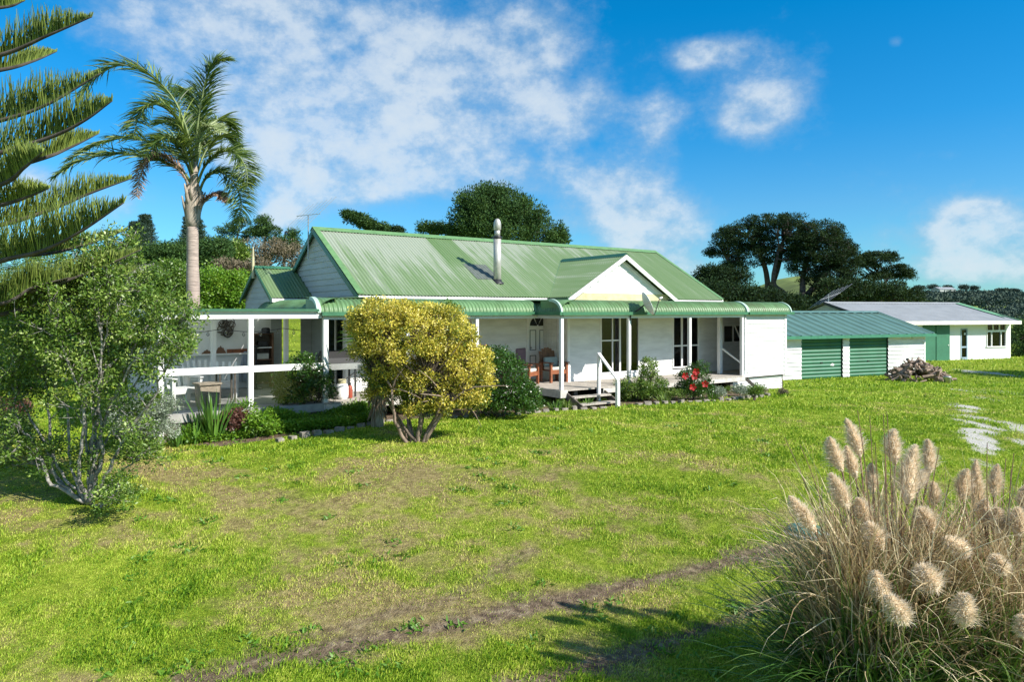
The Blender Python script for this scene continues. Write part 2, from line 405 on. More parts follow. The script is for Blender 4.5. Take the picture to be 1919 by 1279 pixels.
corr('main_roof', S(UL, UR), roofpath(8), dn, M['roof'], house, wear=wearf)['label'] = 'green corrugated roof slope with chalky faded patches'
corr('rear_roof', S(UL, UR, .05), lambda t: np.array([[t, VR, ZR], [t, VB+.1, ZE-.1*k1]]), (0, k1*.8, .8), M['roof'], house, amp=.01)
m = MB(); m.prism([(UL-.03, VR-.2, ZR-.2*k1+.035), (UL-.03, VR, ZR+.04), (UL-.03, VR+.2, ZR-.2*k1+.035), (UL-.03, VR, ZR+.02)], (UR-UL+.06, 0, 0))
ul = UL-.03
m.prism([(ul, VE-.09, ZE-.01), (ul, VR, ZR+.03), (ul+.16, VR, ZR+.03), (ul+.16, VE-.09, ZE-.01)], (0, -.002, .008))
ur = UR+.03
m.prism([(ur-.16, VE-.09, ZE-.01), (ur-.16, VR, ZR+.03), (ur, VR, ZR+.03), (ur, VE-.09, ZE-.01)], (0, -.002, .008))
m.build('ridge_capping', simple('green_flashing', (.13,.255,.10), .45), house)
for a_, b_ in ((UL, 1.0), (5.45, UR)):
    m = MB(); m.box(a_, b_, VE-.09, VE-.05, ZE-.19, ZE-.065); m.build('eave_fascia', M['white'], house)
# flashing sheet beside the flue
def rp(u, v, e=0): return (u, v, ZE+k1*(v-VE)+e)
corr('flashing_sheet', S(uCh-.68, uCh+.13), lambda t: np.array([rp(t, vCh+.05, .034), rp(t, 3.45, .022)]), dn, simple('grey_flashing_iron', (.13,.15,.13), .5), house)
# -------- flue
zb = rp(uCh, vCh)[2]; zt = 4.92+.58-.0
zt = EYE-(410-HY)/FPX*(hw(uCh, vCh)[1])
m = MB(); m.lathe((uCh, vCh, zb-.1), [(.115,0),(.115,zt-zb-.55+.1-.02)], 20)
flue = m.build('flue_pipe', M['steel'], house, True)
H = zt
m = MB(); m.lathe((uCh, vCh, H-.60), [(.12,0),(.135,.01),(.135,.06),(.12,.07)], 20); m.build('flue_collar', M['black'], flue, True)
m = MB(); m.lathe((uCh, vCh, H-.54), [(.085,0),(.085,.2)], 16); m.build('inner_pipe', M['steel'], flue, True)
m = MB(); m.lathe((uCh, vCh, H-.34), [(.10,0),(.112,.01),(.112,.17),(.10,.25),(.07,.31),(.035,.338),(.002,.345)], 20); m.build('flue_cap', M['steel'], flue, True)
m = MB(); m.lathe((uCh, vCh, zb-.1), [(.21,0),(.20,.06),(.14,.10),(.12,.16)], 20); m.build('flue_flashing', M['black'], flue, True)
# -------- front gable (over the living room)
uA, zA, hwid, vF = 3.19, 4.462, 2.144, .893
m = MB(); boards(m, (0, vF+.1), (1,0), (0,-1), 3.27, zA-.08, giv(0, uA, zA-.1, .598), .17); m.build('front_gable_wall', M['board'], house)
m = MB(); m.box(uA-2.05, uA+2.05, vF+.08, vF+.16, 3.03, 3.27); m.build('bare_strip', M['cream'], house)['label'] = 'unpainted cream strip under the front gable boards'
def dn_path(sg):
    def f(t):
        lim = 2.25 if t < VE else max(.02, 2.144-(t-VE))
        return np.array([[uA+sg*lim*s, t, zA+.02-.598*lim*s] for s in np.linspace(0, 1, 5)])
    return f
for sg in (-1, 1):
    n_ = np.array([sg*.598, 0, 1.0]); n_ /= np.linalg.norm(n_)
    corr('front_gable_roof', S(vF-.1, VE+2.12), dn_path(sg), n_, M['roof'], house, wear=lambda t, s: .28)
m = MB(); m.prism([(uA-.14, vF-.12, zA-.05), (uA, vF-.12, zA+.06), (uA+.14, vF-.12, zA-.05), (uA, vF-.12, zA+.03)], (0, 3.15, 0)); m.build('gable_ridge_capping', M['trimgreen'], house)
m = MB()
for sg in (-1, 1):
    m.prism([(uA, vF-.13, zA), (uA+sg*2.3, vF-.13, zA-.598*2.3), (uA+sg*2.3, vF-.13, zA-.598*2.3-.13), (uA, vF-.13, zA-.14)], (0, .04, 0))
m.build('gable_barge_board', M['white'], house)
m = MB(); m.box(uA-2.32, uA-2.16, vF-.1, VE, 3.03, 3.12); m.box(uA+2.16, uA+2.32, vF-.1, VE, 3.03, 3.12)
for sg in (-1, 1):   # valley flashings
    m.beam((uA, 3.98, zA+.015), (uA+sg*2.15, VE, ZE+.015), .07, .01)
m.build('valley_gutter', M['trimgreen'], house)
# -------- side annex on the left gable
vN, zN, uN = 7.15, 4.08, -6.2; hN = 1.65
m = MB(); boards(m, (uN+.08, 0), (0,1), (-1,0), .1, 3.15, lambda z, zt: [(vN-1.55, vN+1.55)*2]); boards(m, (uN+.08, 0), (0,1), (-1,0), 3.15, zN-.08, giv(0, vN, zN-.05, .56)); m.build('annex_wall', M['shade_grey_board'], house)
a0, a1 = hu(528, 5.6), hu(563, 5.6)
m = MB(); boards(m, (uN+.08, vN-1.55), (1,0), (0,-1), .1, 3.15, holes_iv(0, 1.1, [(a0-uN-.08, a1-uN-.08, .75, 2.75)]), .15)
boards(m, (uN+.08, vN+1.55), (1,0), (0,1), .1, 3.15, holes_iv(0, 1.1, [(-.1, 1.2, .5, 2.8)])); m.build('annex_wall', M['shade_grey_board'], house)
for sg in (-1, 1):
    n_ = np.array([0, sg*.5, .86])
    corr('annex_roof', S(uN-.05, -4.9), lambda t, sg=sg: np.array([[t, vN, zN], [t, vN+sg*1.75, zN-.555*1.75]]), n_, M['roof'], house, wear=lambda t, s: .35 if t < -5.8 else .1)
m = MB(); m.prism([(uN-.08, vN-.13, zN-.04), (uN-.08, vN, zN+.04), (uN-.08, vN+.13, zN-.04), (uN-.08, vN, zN+.01)], (1.1, 0, 0)); m.build('annex_ridge_capping', M['gutter'], house)
m = MB()
for sg in (-1, 1): rake(m, uN-.08, uN-.04, vN+sg*1.78, zN-.56*1.78-.01, vN, zN, .12)
m.build('annex_barge_board', M['trimgreen'], house)
m = MB(); m.box(uN-.05, -5.05, vN-1.82, vN-1.76, zN-.56*1.78-.1, zN-.56*1.78+.0); m.build('annex_fascia', M['white'], house)
m = MB(); m.tube([(uN-.1, vN, zN-.35), (uN-.1, vN, zN+.25), (uN-.1, vN, zN+.62)], [.045,.04,.015], 8); m.build('finial', M['cream'], house)
# -------- bullnose verandah roofs
ZG = 2.68
def bull(v_front, v_back, zb=3.05, n=9):
    def f(t):
        pts = [[t, v_front+.5*(1-math.cos(a)), ZG+.35*math.sin(a)] for a in np.linspace(0, PI/2, n)]
        pts.append([t, v_back, zb]); return np.array(pts)
    def g(t):
        ns = [[0, -math.cos(a), math.sin(a)] for a in np.linspace(0, PI/2, n)]; ns.append([0, -.1, 1]); return np.array(ns)
    return f, g
VL = 1.073; UVL = -6.27
f_, g_ = bull(-.06, VE+.3); corr('verandah_roof', S(-.04, 7.95), f_, g_, M['bull'], house, amp=.016, pitch=.11)
f_, g_ = bull(-.10, 6.0); corr('verandah_roof', S(7.95, 10.33), f_, g_, M['bull'], house, amp=.016, pitch=.11)
f_, g_ = bull(VL-.06, VE+.3); corr('verandah_roof', S(UVL-.1, -.0), f_, g_, M['bull'], house, amp=.016, pitch=.11)
# side pieces (facing left)
def sbull(u_out, v_dir=1):
    def f(t):
        pts = [[u_out+.5*(1-math.cos(a)), t, ZG+.35*math.sin(a)] for a in np.linspace(0, PI/2, 8)]; return np.array(pts)
    def g(t): return np.array([[-math.cos(a), 0, math.sin(a)] for a in np.linspace(0, PI/2, 8)])
    return f, g
f_, g_ = sbull(-.06); corr('verandah_roof', S(-.06, VL+.5), f_, g_, M['bull'], house, amp=.016, pitch=.11)
m = MB(); m.box(.44, .5, .4, VL+.6, 3.01, 3.04); m.build('roof_strip', M['bull'], house)
f_, g_ = sbull(UVL-.14); corr('verandah_roof', S(VL-.06, 6.3), f_, g_, M['bull'], house, amp=.01, pitch=.11)
m = MB(); m.prism([(UVL+.34, VL+.3, 3.03), (-4.95, VL+.3, 3.07), (-4.95, 6.3, 3.07), (UVL+.34, 6.3, 3.03)], (0, 0, .012)); m.build('roof_strip', M['bull'], house)
# curved end caps
def endcap(u, v0, w=.06, dep=.5, hh=.35):
    m = MB(); n = 12
    o = [(v0+(dep+.012)*(1-math.cos(a))-.012, ZG+(hh+.035)*math.sin(a)) for a in np.linspace(0, PI/2, n)]
    i = [(v0+dep*(1-math.cos(a))+.05, ZG+(hh-.04)*math.sin(a)) for a in np.linspace(0, PI/2, n)]
    for k in range(n-1):
        m.prism([(u, *o[k]), (u, *o[k+1]), (u, *i[k+1]), (u, *i[k])], (w, 0, 0))
    return m
capm = simple('pale_green_capping', (.40,.55,.46), .5)
endcap(-.08, -.09).build('roof_end_cap', capm, house); endcap(7.86, -.12, .12).build('roof_end_cap', capm, house); endcap(10.3, -.13).build('roof_end_cap', capm, house); endcap(UVL-.2, VL-.08, .1).build('roof_end_cap', capm, house)
for (u, v0) in ((UVL-.14, VL-.02), (-.03, .0), (10.27, -.06)):      # closed curved cheek
    m = MB(); pts = [(u, v0, ZG)]+[(u, v0+.5*(1-math.cos(a)), ZG+.33*math.sin(a)) for a in np.linspace(0, PI/2, 10)]+[(u, v0+.9, ZG+.33), (u, v0+.9, ZG)]
    m.prism(pts, (.012, 0, 0)); m.build('roof_cheek', M['bull'], house)
# gutters and beams
m = MB(); m.box(-.1, 7.9, -.16, -.05, ZG-.07, ZG+.02); m.build('gutter', M['gutter'], house)
m = MB(); m.box(7.9, 10.42, -.2, -.09, ZG-.07, ZG+.02); m.build('gutter', M['gutter'], house)
m = MB(); m.box(UVL-.1, -.1, VL-.17, VL-.06, ZG-.07, ZG+.02); m.build('gutter', M['gutter'], house)
m = MB(); m.box(-.17, -.06, -.16, VL-.06, ZG-.07, ZG+.02); m.build('gutter', M['gutter'], house)
m = MB(); m.box(UVL, -.02, VL-.04, VL+.05, ZG-.16, ZG-.04); m.box(-.04, .05, 0, VL, ZG-.16, ZG-.04); m.box(.05, 7.8, -.04, .05, ZG-.16, ZG-.04); m.build('verandah_beam', M['white'], house)
def post(u, v, z0=DZ, z1=ZG-.1, w=.095):
    m = MB(); m.box(u-w/2, u+w/2, v-w/2, v+w/2, z0, z1); return m.build('verandah_post', M['white'], house, bevel=.006)
for px in (1178.5, 1292): post(hu(px, 0), 0)
post(0, 0); post(7.74, 0, .5); post(hu(1349, .85), .85, w=.13)
post(hu(893, VL), VL); post(hu(885, VL+.5), VL+.5, w=.09); post(UVL+.03, VL, 0, w=.12); post(-4.1, VL)
# deck
def deckboards(mb, u0, u1, v0, v1, z=DZ, wdt=.14):
    v = v0
    while v < v1-.02:
        mb.box(u0, u1, v, min(v+wdt-.008, v1), z-.035, z); v += wdt
m = MB(); deckboards(m, -.08, 7.75, -.10, vB); m.build('deck', M['deck'], house)
m = MB(); deckboards(m, 7.75, 10.1, .13, vB); m.build('deck', M['deck'], house)
m = MB(); deckboards(m, UVL-.02, -.09, VL-.10, vA); deckboards(m, -.09, uC, vB+.01, vA); m.build('deck', M['deck'], house)
m = MB(); deckboards(m, UVL-.02, -5.05, vA+.01, 5.5); m.build('deck', M['deck'], house)
m = MB(); m.box(-.10, .12, -.13, -.105, .36, DZ-.005); m.box(1.42, 7.75, -.13, -.105, .40, DZ-.04); m.box(-.13, -.10, -.13, VL-.11, .36, DZ-.005); m.box(UVL, -.13, VL-.13, VL-.105, .40, DZ-.04); m.build('deck_fascia', simple('pale_timber_fascia', (.55,.52,.47), .7, var=.15), house)
for u in (.6, 3, 5, 7.2):
    m = MB(); m.box(u-.06, u+.06, .1, .22, -.1, DZ-.04); m.build('deck_pile', M['darkwood'], house)
for u in (-5.5, -3.6, -1.7):
    m = MB(); m.box(u-.06, u+.06, VL+.1, VL+.22, -.1, DZ-.04); m.build('deck_pile', M['darkwood'], house)
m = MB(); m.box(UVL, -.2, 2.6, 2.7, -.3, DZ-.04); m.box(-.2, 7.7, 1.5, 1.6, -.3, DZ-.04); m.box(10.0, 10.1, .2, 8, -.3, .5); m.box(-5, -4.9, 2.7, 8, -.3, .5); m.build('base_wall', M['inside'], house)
# front steps
su0, su1 = .12, hu(1140, -.3)
for k, (vv, z) in enumerate(((-.42, .40), (-.70, .23))):
    m = MB(); m.box(su0, su1, vv, vv+.26, z-.04, z); m.build('step_tread', M['deck'], house)
for u in (su0-.03, su1):
    m = MB(); m.prism([(u, -.1, .5), (u, -.1, .28), (u, -.78, .02), (u, -.78, .2)], (.04, 0, 0)); m.build('stringer', M['darkwood'], house)
rail = MB(); un = hu(1119, -.1)
rail.beam((un, -.16, DZ+.97), (un+.02, -.95, .1+.72), .10, .04); hr = rail.build('handrail', M['white'], house)
m = MB(); m.box(un-.04, un+.04, -.21, -.13, .2, DZ+.93); m.build('newel_post', M['white'], hr)
m = MB(); m.box(un-.045, un+.045, -.98, -.89, -.05, .80); m.build('newel_post', M['white'], hr)
# side steps at the right end
m = MB(); m.beam((hu(1349,.85)+.05, .78, DZ+.86), (7.74, .03, DZ+.42), .05, .05); m.build('diagonal_rail', M['white'], house)
m = MB(); m.beam((7.9, -.06, .44), (8.2, -.36, .06), .04, .11); m.build('side_step_stringer', M['darkwood'], house)
m = MB()
for z in np.arange(-.12, .44, .098): m.box(7.3, 10.12, .10, .12, z, z+.08)
m.build('slatted_skirting', M['white'], house)
m = MB(); m.box(10.1, 10.16, .1, .2, -.15, .49); m.box(7.9, 10.2, .02, .08, .46, .49); m.build('skirting_frame', M['darkwood'], house)
m = MB(); uq = hu(1372, -.02); m.box(uq-.07, uq+.07, .0, .12, -.1, .44); m.build('deck_pile', M['darkwood'], house)
# -------- doors and windows
def window(name, u0, u1, z0, z1, v, vbars=(), hbars=(), fr=.05, d=.04, pane=True, mat='white', gl='glass', parent=house, axis='u'):
    def bx(mb, a, b, c, e, y0, y1):
        if axis == 'u': mb.box(a, b, v+y0, v+y1, c, e)
        else: mb.box(v+y0, v+y1, a, b, c, e)
    m = MB(); bx(m, u0, u0+fr, z0, z1, -d, .05); bx(m, u1-fr, u1, z0, z1, -d, .05); bx(m, u0+fr, u1-fr, z1-fr, z1, -d, .05); bx(m, u0+fr, u1-fr, z0, z0+fr, -d, .05)
    for x, w in vbars: bx(m, x-w/2, x+w/2, z0+fr, z1-fr, -d+.008, .04)
    for x0, x1, z, w in hbars: bx(m, x0, x1, z-w/2, z+w/2, -d+.014, .03)
    o = m.build(name, M[mat], parent)
    if pane:
        m = MB(); bx(m, u0+fr*.8, u1-fr*.8, z0+fr*.8, z1-fr*.8, -.004, .004); m.build('pane', M[gl], o)
    return o
def curtain(parent, u0, u1, z0, z1, v, mat='curtain', axis='u'):
    xs = np.arange(u0, u1, .015); G = []
    for x in xs:
        o = .03*math.sin((x-u0)*2*PI/.11)+.01*math.sin(x*31)
        G.append([[x, v+o, z0], [x, v+o, z1]] if axis == 'u' else [[v+o, x, z0], [v+o, x, z1]])
    return grid('curtain', np.array(G), M[mat], parent)
x1 = hu(1161, vB); xm = hu(1147, vB); zm = hz(638, x1, vB)
w = window('sliding_door', g10, g11, gz1, 2.60, vB, [(x1, .06), (xm, .04), (hu(1177, vB), .03)], [(g10+.05, x1, zm, .04)]); curtain(w, hu(1181, vB), g11-.03, gz1+.05, 2.55, vB+.12)
z_ = hz(649, g20, vB); xm = hu(1277, vB)
w = window('casement_window', g20, g21, gz2, 2.60, vB, [(xm, .07), (hu(1291, vB), .05)], [(g20+.05, g21-.05, z_, .05)]); curtain(w, hu(1297, vB), g21-.02, gz2+.05, 2.55, vB+.12)
w = window('casement_window', wA0, wA1, .62, 2.58, vA, [((wA0+wA1)/2, .06)]); curtain(w, wA0+.06, wA0+.5, .7, 2.5, vA+.12)
w = window('sliding_door', 3.0, 4.34, .62, 2.6, -5.0, [(3.66, .06)], axis='v'); curtain(w, 3.75, 4.3, .7, 2.5, -4.85, 'rosy', 'v')
w = window('awning_window', n0, n1, nz0, nz1, vB, [((n0+n1)/2-.02, .04)])
m = MB(); nm = (n0+n1)/2
for a, b in (((nm+.02, vB-.05, nz1-.02), (nm+.1, vB-.32, nz0+.02)), ((n1-.02, vB-.05, nz1-.02), (n1+.02, vB-.32, nz0+.02)), ((nm+.1, vB-.32, nz0+.02), (n1+.02, vB-.32, nz0+.02)), ((nm+.02, vB-.05, nz1-.02), (n1-.02, vB-.05, nz1-.02))): m.beam(a, b, .035, .035)
sash = m.build('open_sash', M['white'], w); m = MB(); m.add([(nm+.02, vB-.05, nz1-.02), (n1-.02, vB-.05, nz1-.02), (n1+.02, vB-.32, nz0+.02), (nm+.1, vB-.32, nz0+.02)], [(0,1,2,3)]); 
# front door
dw = dA1-dA0; dc = (dA0+dA1)/2
m = MB(); m.box(dA0-.07, dA0, vA-.05, vA+.05, DZ, dTop+.07); m.box(dA1, dA1+.07, vA-.05, vA+.05, DZ, dTop+.07); m.box(dA0, dA1, vA-.05, vA+.05, dTop, dTop+.07); dfr = m.build('door_frame', M['white'], house)
m = MB(); m.box(dA0+.003, dA1-.003, vA-.012, vA+.03, DZ+.01, dTop-.003); door = m.build('front_door', M['white'], house); door['label'] = 'white panelled front door with a fanlight and dark green mouldings'
dkg = simple('dark_green_moulding', (.02,.05,.04), .5)
m = MB()
for s in (-1, 1):
    for z0, z1 in ((DZ+.92, DZ+1.56), (DZ+.2, DZ+.76)):
        a, b = sorted((dc+s*.07, dc+s*.31)); t = .018
        m.box(a, b, vA-.024, vA-.011, z1-t, z1); m.box(a, b, vA-.024, vA-.011, z0, z0+t); m.box(a, a+t, vA-.024, vA-.011, z0+t, z1-t); m.box(b-t, b, vA-.024, vA-.011, z0+t, z1-t)
m.build('door_moulding', dkg, door)
m = MB()
for k in range(3):
    A0, A1 = PI*k/3+.06, PI*(k+1)/3-.06; pts = []
    for a in np.linspace(A0, A1, 7): pts.append((dc+.31*math.cos(a), vA-.02, DZ+1.68+.31*math.sin(a)))
    for a in np.linspace(A1, A0, 3): pts.append((dc+.04*math.cos(a), vA-.02, DZ+1.68+.04*math.sin(a)))
    m.prism(pts, (0, .012, 0))
m.build('fanlight', simple('dark_glass', (.01,.015,.02), .1), door)
m = MB(); m.lathe((dA0+.07, vA-.06, DZ+.98), [(.02,0),(.03,.02),(.02,.05)], 10); m.build('door_handle', M['alu'], door)
m = MB(); m.tube([(hu(1397, -.05), -.05, 2.6), (hu(1397, -.05), -.05, .75), (hu(1397, -.05)+.03, -.12, .68)], .022, 8); m.build('downpipe', M['white'], house, True)

# -------- satellite dish on the verandah post
du = hu(1200, -.35); dish = thing('satellite_dish', 'round grey satellite dish clamped to a white verandah post', 'satellite dish', (*hw(hu(1178.5, 0), -.05), 2.55), ROT)
dirv = Vector((.80, -.45, .42)).normalized(); up = Vector((0,0,1)); ax = dirv.cross(up).normalized(); bx_ = ax.cross(dirv).normalized()
cc = Vector((.42, -.30, .40)); G = []
for r in np.linspace(0, 1, 8):
    G.append([list(cc+(ax*math.cos(t)*.33+bx_*math.sin(t)*.37)*r-dirv*.10*(1-r*r)) for t in np.linspace(0, 2*PI, 33)])
o = grid('reflector', np.array(G), M['dish'], dish); sm = o.modifiers.new('s', 'SOLIDIFY'); sm.thickness = .012
m = MB(); m.tube([(0, 0, -.1), (0, -.02, .06), (.2, -.14, .22), tuple(cc-dirv*.12)], .022, 8); m.build('mast', M['black'], dish, True)
tip = cc+dirv*.40-bx_*.02
m = MB(); m.tube([tuple(cc-bx_*.36), tuple(cc-bx_*.38+dirv*.05), tuple(tip-dirv*.02)], .014, 6); m.build('feed_arm', M['black'], dish)
m = MB(); m.tube([tuple(tip-dirv*.03), tuple(tip), tuple(tip+dirv*.08)], [.03,.035,.022], 10); m.build('receiver', M['dish'], dish, True)
# -------- tv antenna on the gable
vw = hw(-5.2, 5.35)
ant = thing('tv_antenna', 'thin television antenna on a mast at the left end of the house ridge', 'antenna', (vw[0], vw[1], 4.55), ROT)
zt_ = EYE+(585-403)/FPX*vw[1]-4.55
m = MB(); m.tube([(0, 0, -.3), (0, 0, zt_)], .018, 6); m.beam((-.02, 0, -.3), (.25, -.05, -.32), .03, .03); m.build('mast', M['alu'], ant)
m = MB(); m.beam((.15, -.6, zt_-.02), (-.15, .6, zt_+.02), .015, .015)
for k in range(7):
    t = -.55+k*.18; L = .55-.03*k; m.tube([(-.25*t-L, t-.1, zt_-.05-L*.9), (-.25*t+L, t+.1, zt_+.05+L*.9)], .006, 4)
m.build('antenna_elements', M['alu'], ant)
# -------- verandah chairs
def chair(name, label, u, v, rz, round_back):
    t = thing(name, label, 'chair', (*hw(u, v), DZ), ROT+rz, 'timber chairs on the front verandah')
    wd = M['redwood']
    for sx in (-1, 1):
        for y in (-.27, .22):
            m = MB(); m.box(sx*.3-.035, sx*.3+.035, y-.035, y+.035, 0, .58); m.build('leg', wd, t, bevel=.005)
        m = MB(); m.box(sx*.3-.055, sx*.3+.055, -.36, .28, .581, .61); m.build('armrest', wd, t, bevel=.005)
    m = MB(); m.box(-.26, .26, -.29, -.26, .26, .38); m.box(-.26, .26, -.25, .25, .34, .37); m.build('seat', wd, t)
    m = MB(); m.box(-.25, .25, -.27, .18, .371, .47); m.build('seat_cushion', M['cushion'], t, bevel=.04)
    if round_back:
        m = MB()
        for k in range(6):
            x = -.25+k*.1; h = 1.02-.9*(x+.0)**2*1.8
            m.prism([(x-.046, .2, .37), (x+.046, .2, .37), (x+.046, .34, h), (x, .345, h+.02), (x-.046, .34, h)], (0, .02, 0))
        m.build('backrest', M['brownwood'], t)
        m = MB(); m.box(-.27, .27, .09, .18, .475, .75); m.build('back_cushion', M['teal'], t, bevel=.04)
    else:
        m = MB(); m.box(-.27, .27, .2, .26, .37, .6); m.build('backrest', wd, t)
        m = MB(); m.box(-.29, .29, .1, .18, .475, 1.06); m.build('back_cushion', M['purple'], t, bevel=.03)
    return t
chair('verandah_chair', 'red-brown timber chair with rounded slat back and pale seat cushion by the front door', hu(1037, 1.9), 1.9, 0, True)
chair('verandah_chair', 'timber chair with square mauve back cushion, left of the round-backed one', hu(984, 1.75), 1.75, .5, False)
# ------------------------------------------------------------ the covered patio beside the house
pg = thing('patio_shelter', 'white framed patio shelter with clear side blinds joined to the left of the farmhouse', 'patio shelter', (*hw(-8, 3), 0), ROT)
OFF = Vector((8, -3, 0))
class PM(MB):                      # local house coordinates shifted to the shelter's own base
    def build(s, name, mat, parent=None, **k):
        s.V = [(v[0]+8, v[1]-3, v[2]) for v in s.V]; return MB.build(s, name, mat, parent, **k)
uP0, uP1 = hu(301, VL), UVL; vW = 5.55; ZB = 2.55
uPm = hu(469.5, VL)
m = PM(); m.box(uP0-.1, uP1-.07, VL-.05, VL+.03, ZB, ZB+.17); m.build('front_beam', M['white'], pg)
m = PM(); m.box(uP0-.1, uP0-.02, VL+.03, vW+.2, ZB, ZB+.17); m.build('side_beam', M['white'], pg)
rm, nt, b, out = newmat('translucent_roof_sheet'); b.inputs['Base Color'].default_value = (.30,.42,.38,1); tl = N(nt, 'BsdfTranslucent'); tl.inputs[0].default_value = (.80,.86,.82,1); mx = N(nt, 'MixShader'); mx.inputs[0].default_value = .38; nt.links.new(b.outputs[0], mx.inputs[1]); nt.links.new(tl.outputs[0], mx.inputs[2]); nt.links.new(mx.outputs[0], out.inputs[0])
grid('flat_roof', np.array([[[u+8, v-3, ZB+.20+.012*math.sin(u*2*PI/.12)] for v in (VL-.12, vW+.3)] for u in np.arange(uP0-.16, uP1-.14, .02)]), rm, pg)
m = PM(); m.box(uP0-.16, uP1-.16, VL-.14, VL-.12, ZB+.16, ZB+.22); m.build('roof_edge_trim', M['trimgreen'], pg)
for v in (2.0, 3.1, 4.2, 5.2):
    m = PM(); m.box(uP0-.02, uP1-.16, v-.025, v+.025, ZB+.06, ZB+.165); m.build('rafter', M['white'], pg)
for u, v in ((uP0, VL), (uPm, VL), (uP0, 3.6), (hu(400, 3.3), 3.3), (hu(536, 4.0), 4.0)):
    m = PM(); m.box(u-.055, u+.055, v-.055, v+.055, -.1, ZB); m.build('post', M['white'], pg, bevel=.006)
zr = EYE-(692-HY)/FPX*hw(uPm, VL)[1]
m = PM(); m.box(uP0+.055, uPm-.055, VL-.04, VL+.04, zr-.07, zr+.07); m.box(uPm+.055, uP1-.03, VL-.04, VL+.04, zr-.07, zr+.07); m.build('mid_rail', M['white'], pg)
m = PM(); m.box(uP0-.04, uP0+.04, VL+.055, 3.5, zr-.07, zr+.07); m.build('mid_rail', M['white'], pg)
for a, b in ((uP0+.06, uPm-.06), (uPm+.06, uP1-.05)):
    m = PM(); m.box(a, b, VL-.006, VL+.006, DZ+.05, zr-.07); m.build('clear_blind', M['clear'], pg)
m = PM(); m.box(uP0-.1, uP1-.03, VL-.09, 5.5, .38, DZ-.01); m.build('concrete_floor', M['concrete'], pg)
m = PM(); m.box(uP0, uP1-.05, VL-.03, VL+.0, -.1, .38); m.build('floor_skirt', M['darkwood'], pg)
uR = hu(527, vW); uQ = hu(508, vW)
m = PM(); m.box(uP0-.1, uQ, vW, vW+.1, DZ-.3, ZB+.16); m.build('back_wall', M['white'], pg)
m = PM(); boards(m, (uQ, vW+.02), (1,0), (0,-1), DZ-.3, ZB+.16, holes_iv(0, uR-uQ, [])); m.box(uQ, uR, vW+.05, vW+.1, DZ-.3, ZB+.16); m.build('boarded_wall', M['shade_grey_board'], pg)
uS = hu(467, vW); zs = EYE-(661-HY)/FPX*hw(uS, vW)[1]
m = PM(); m.box(uP0-.1, uS, vW-.14, vW-.02, zs-.04, zs); m.box(uP0-.1, uS, vW-.03, vW, DZ, zs-.04); m.build('wall_ledge', M['white'], pg)
m = PM(); ud = hu(364, vW-.05); m.box(ud-.03, ud+.03, vW-.06, vW-.03, DZ, zs-.04); m.build('wall_batten', M['white'], pg)
def fan(name, label, px0, px1, h, mat, cat, lump):
    u0, u1 = hu(px0, vW-.1), hu(px1, vW-.1)
    m = MB(); n = 12; c = hw((u0+u1)/2, vW-.08); w = (u1-u0)/2; pts = [(-w, 0, 0)]
    for k in range(n+1):
        x = -w+2*w*k/n; pts.append((x, 0, h*(1-abs(x/w)**lump)*(.85+.15*math.sin(k*2.3))+.015))
    pts.append((w, 0, 0)); m.prism(pts, (0, .05, 0)); o = m.build(name, mat, None); o.location = (*c, zs); o.rotation_euler.z = ROT
    return tag(o, label, cat)
fan('driftwood_piece', 'long low dark red-brown carved piece on the patio wall ledge', 379, 398, .11, M['brownwood'], 'ornament', 1.4)
fan('driftwood_piece', 'tall humped dark brown carved piece on the ledge beside the inner post', 404, 424, .2, M['brownwood'], 'ornament', 1.8)
fan('shelf_clock', 'small peaked dark ornament with a pale base on the ledge behind the lichen tree', 345, 361, .28, M['brownwood'], 'ornament', 1.0)
# tangled wreath on the wall
wc = np.array([*hw(hu(425, vW-.15), vW-.15), 0]); wz = EYE-(617-HY)/FPX*wc[1]
m = MB()
for k in range(26):
    c = Vector((random.uniform(-.14, .14), random.uniform(-.05, .05), random.uniform(-.18, .18))); r = random.uniform(.06, .15); a = Vector((random.gauss(0,1), random.gauss(0,1)*2.5, random.gauss(0,1))).normalized(); b = a.orthogonal().normalized(); e = a.cross(b)
    m.tube([c+b*r*math.cos(t)+e*r*.8*math.sin(t) for t in np.linspace(0, 2*PI, 12)], .012, 4)
o = m.build('wall_wreath', M['darkwood']); o.location = (wc[0], wc[1], wz); o.rotation_euler.z = ROT; tag(o, 'tangled dark twig wreath hanging high on the white patio wall', 'wreath')
# coat rack with apron
uk = hu(453, vW-.1)
rk = thing('hook_rack', 'wooden hook rail on the patio back wall', 'hook rail', (*hw(uk, vW-.04), zs+.06), ROT)
m = MB(); m.box(-.38, .38, -.02, .01, -.06, .05); m.build('rail', M['redwood'], rk)
for x in (-.25, 0, .25):
    m = MB(); m.tube([(x, -.02, 0), (x, -.06, -.01), (x, -.07, .03)], .006, 5); m.build('hook', M['black'], rk)
G = [[[x*(.35+.65*min(1, (1-z)*1.6)), -.05-.03*math.cos(x*40)*(1-z), -.85+.85*z] for z in np.linspace(0, 1, 8)] for x in np.linspace(-.2, .2, 14)]
o = grid('apron', np.array(G), simple('blue_grey_cloth', (.30,.34,.42), .9)); p = hw(uk+.12, vW-.08); o.location = (*p, zs+.04); o.rotation_euler.z = ROT; tag(o, 'blue-grey apron hanging from the wooden hook rail', 'apron')
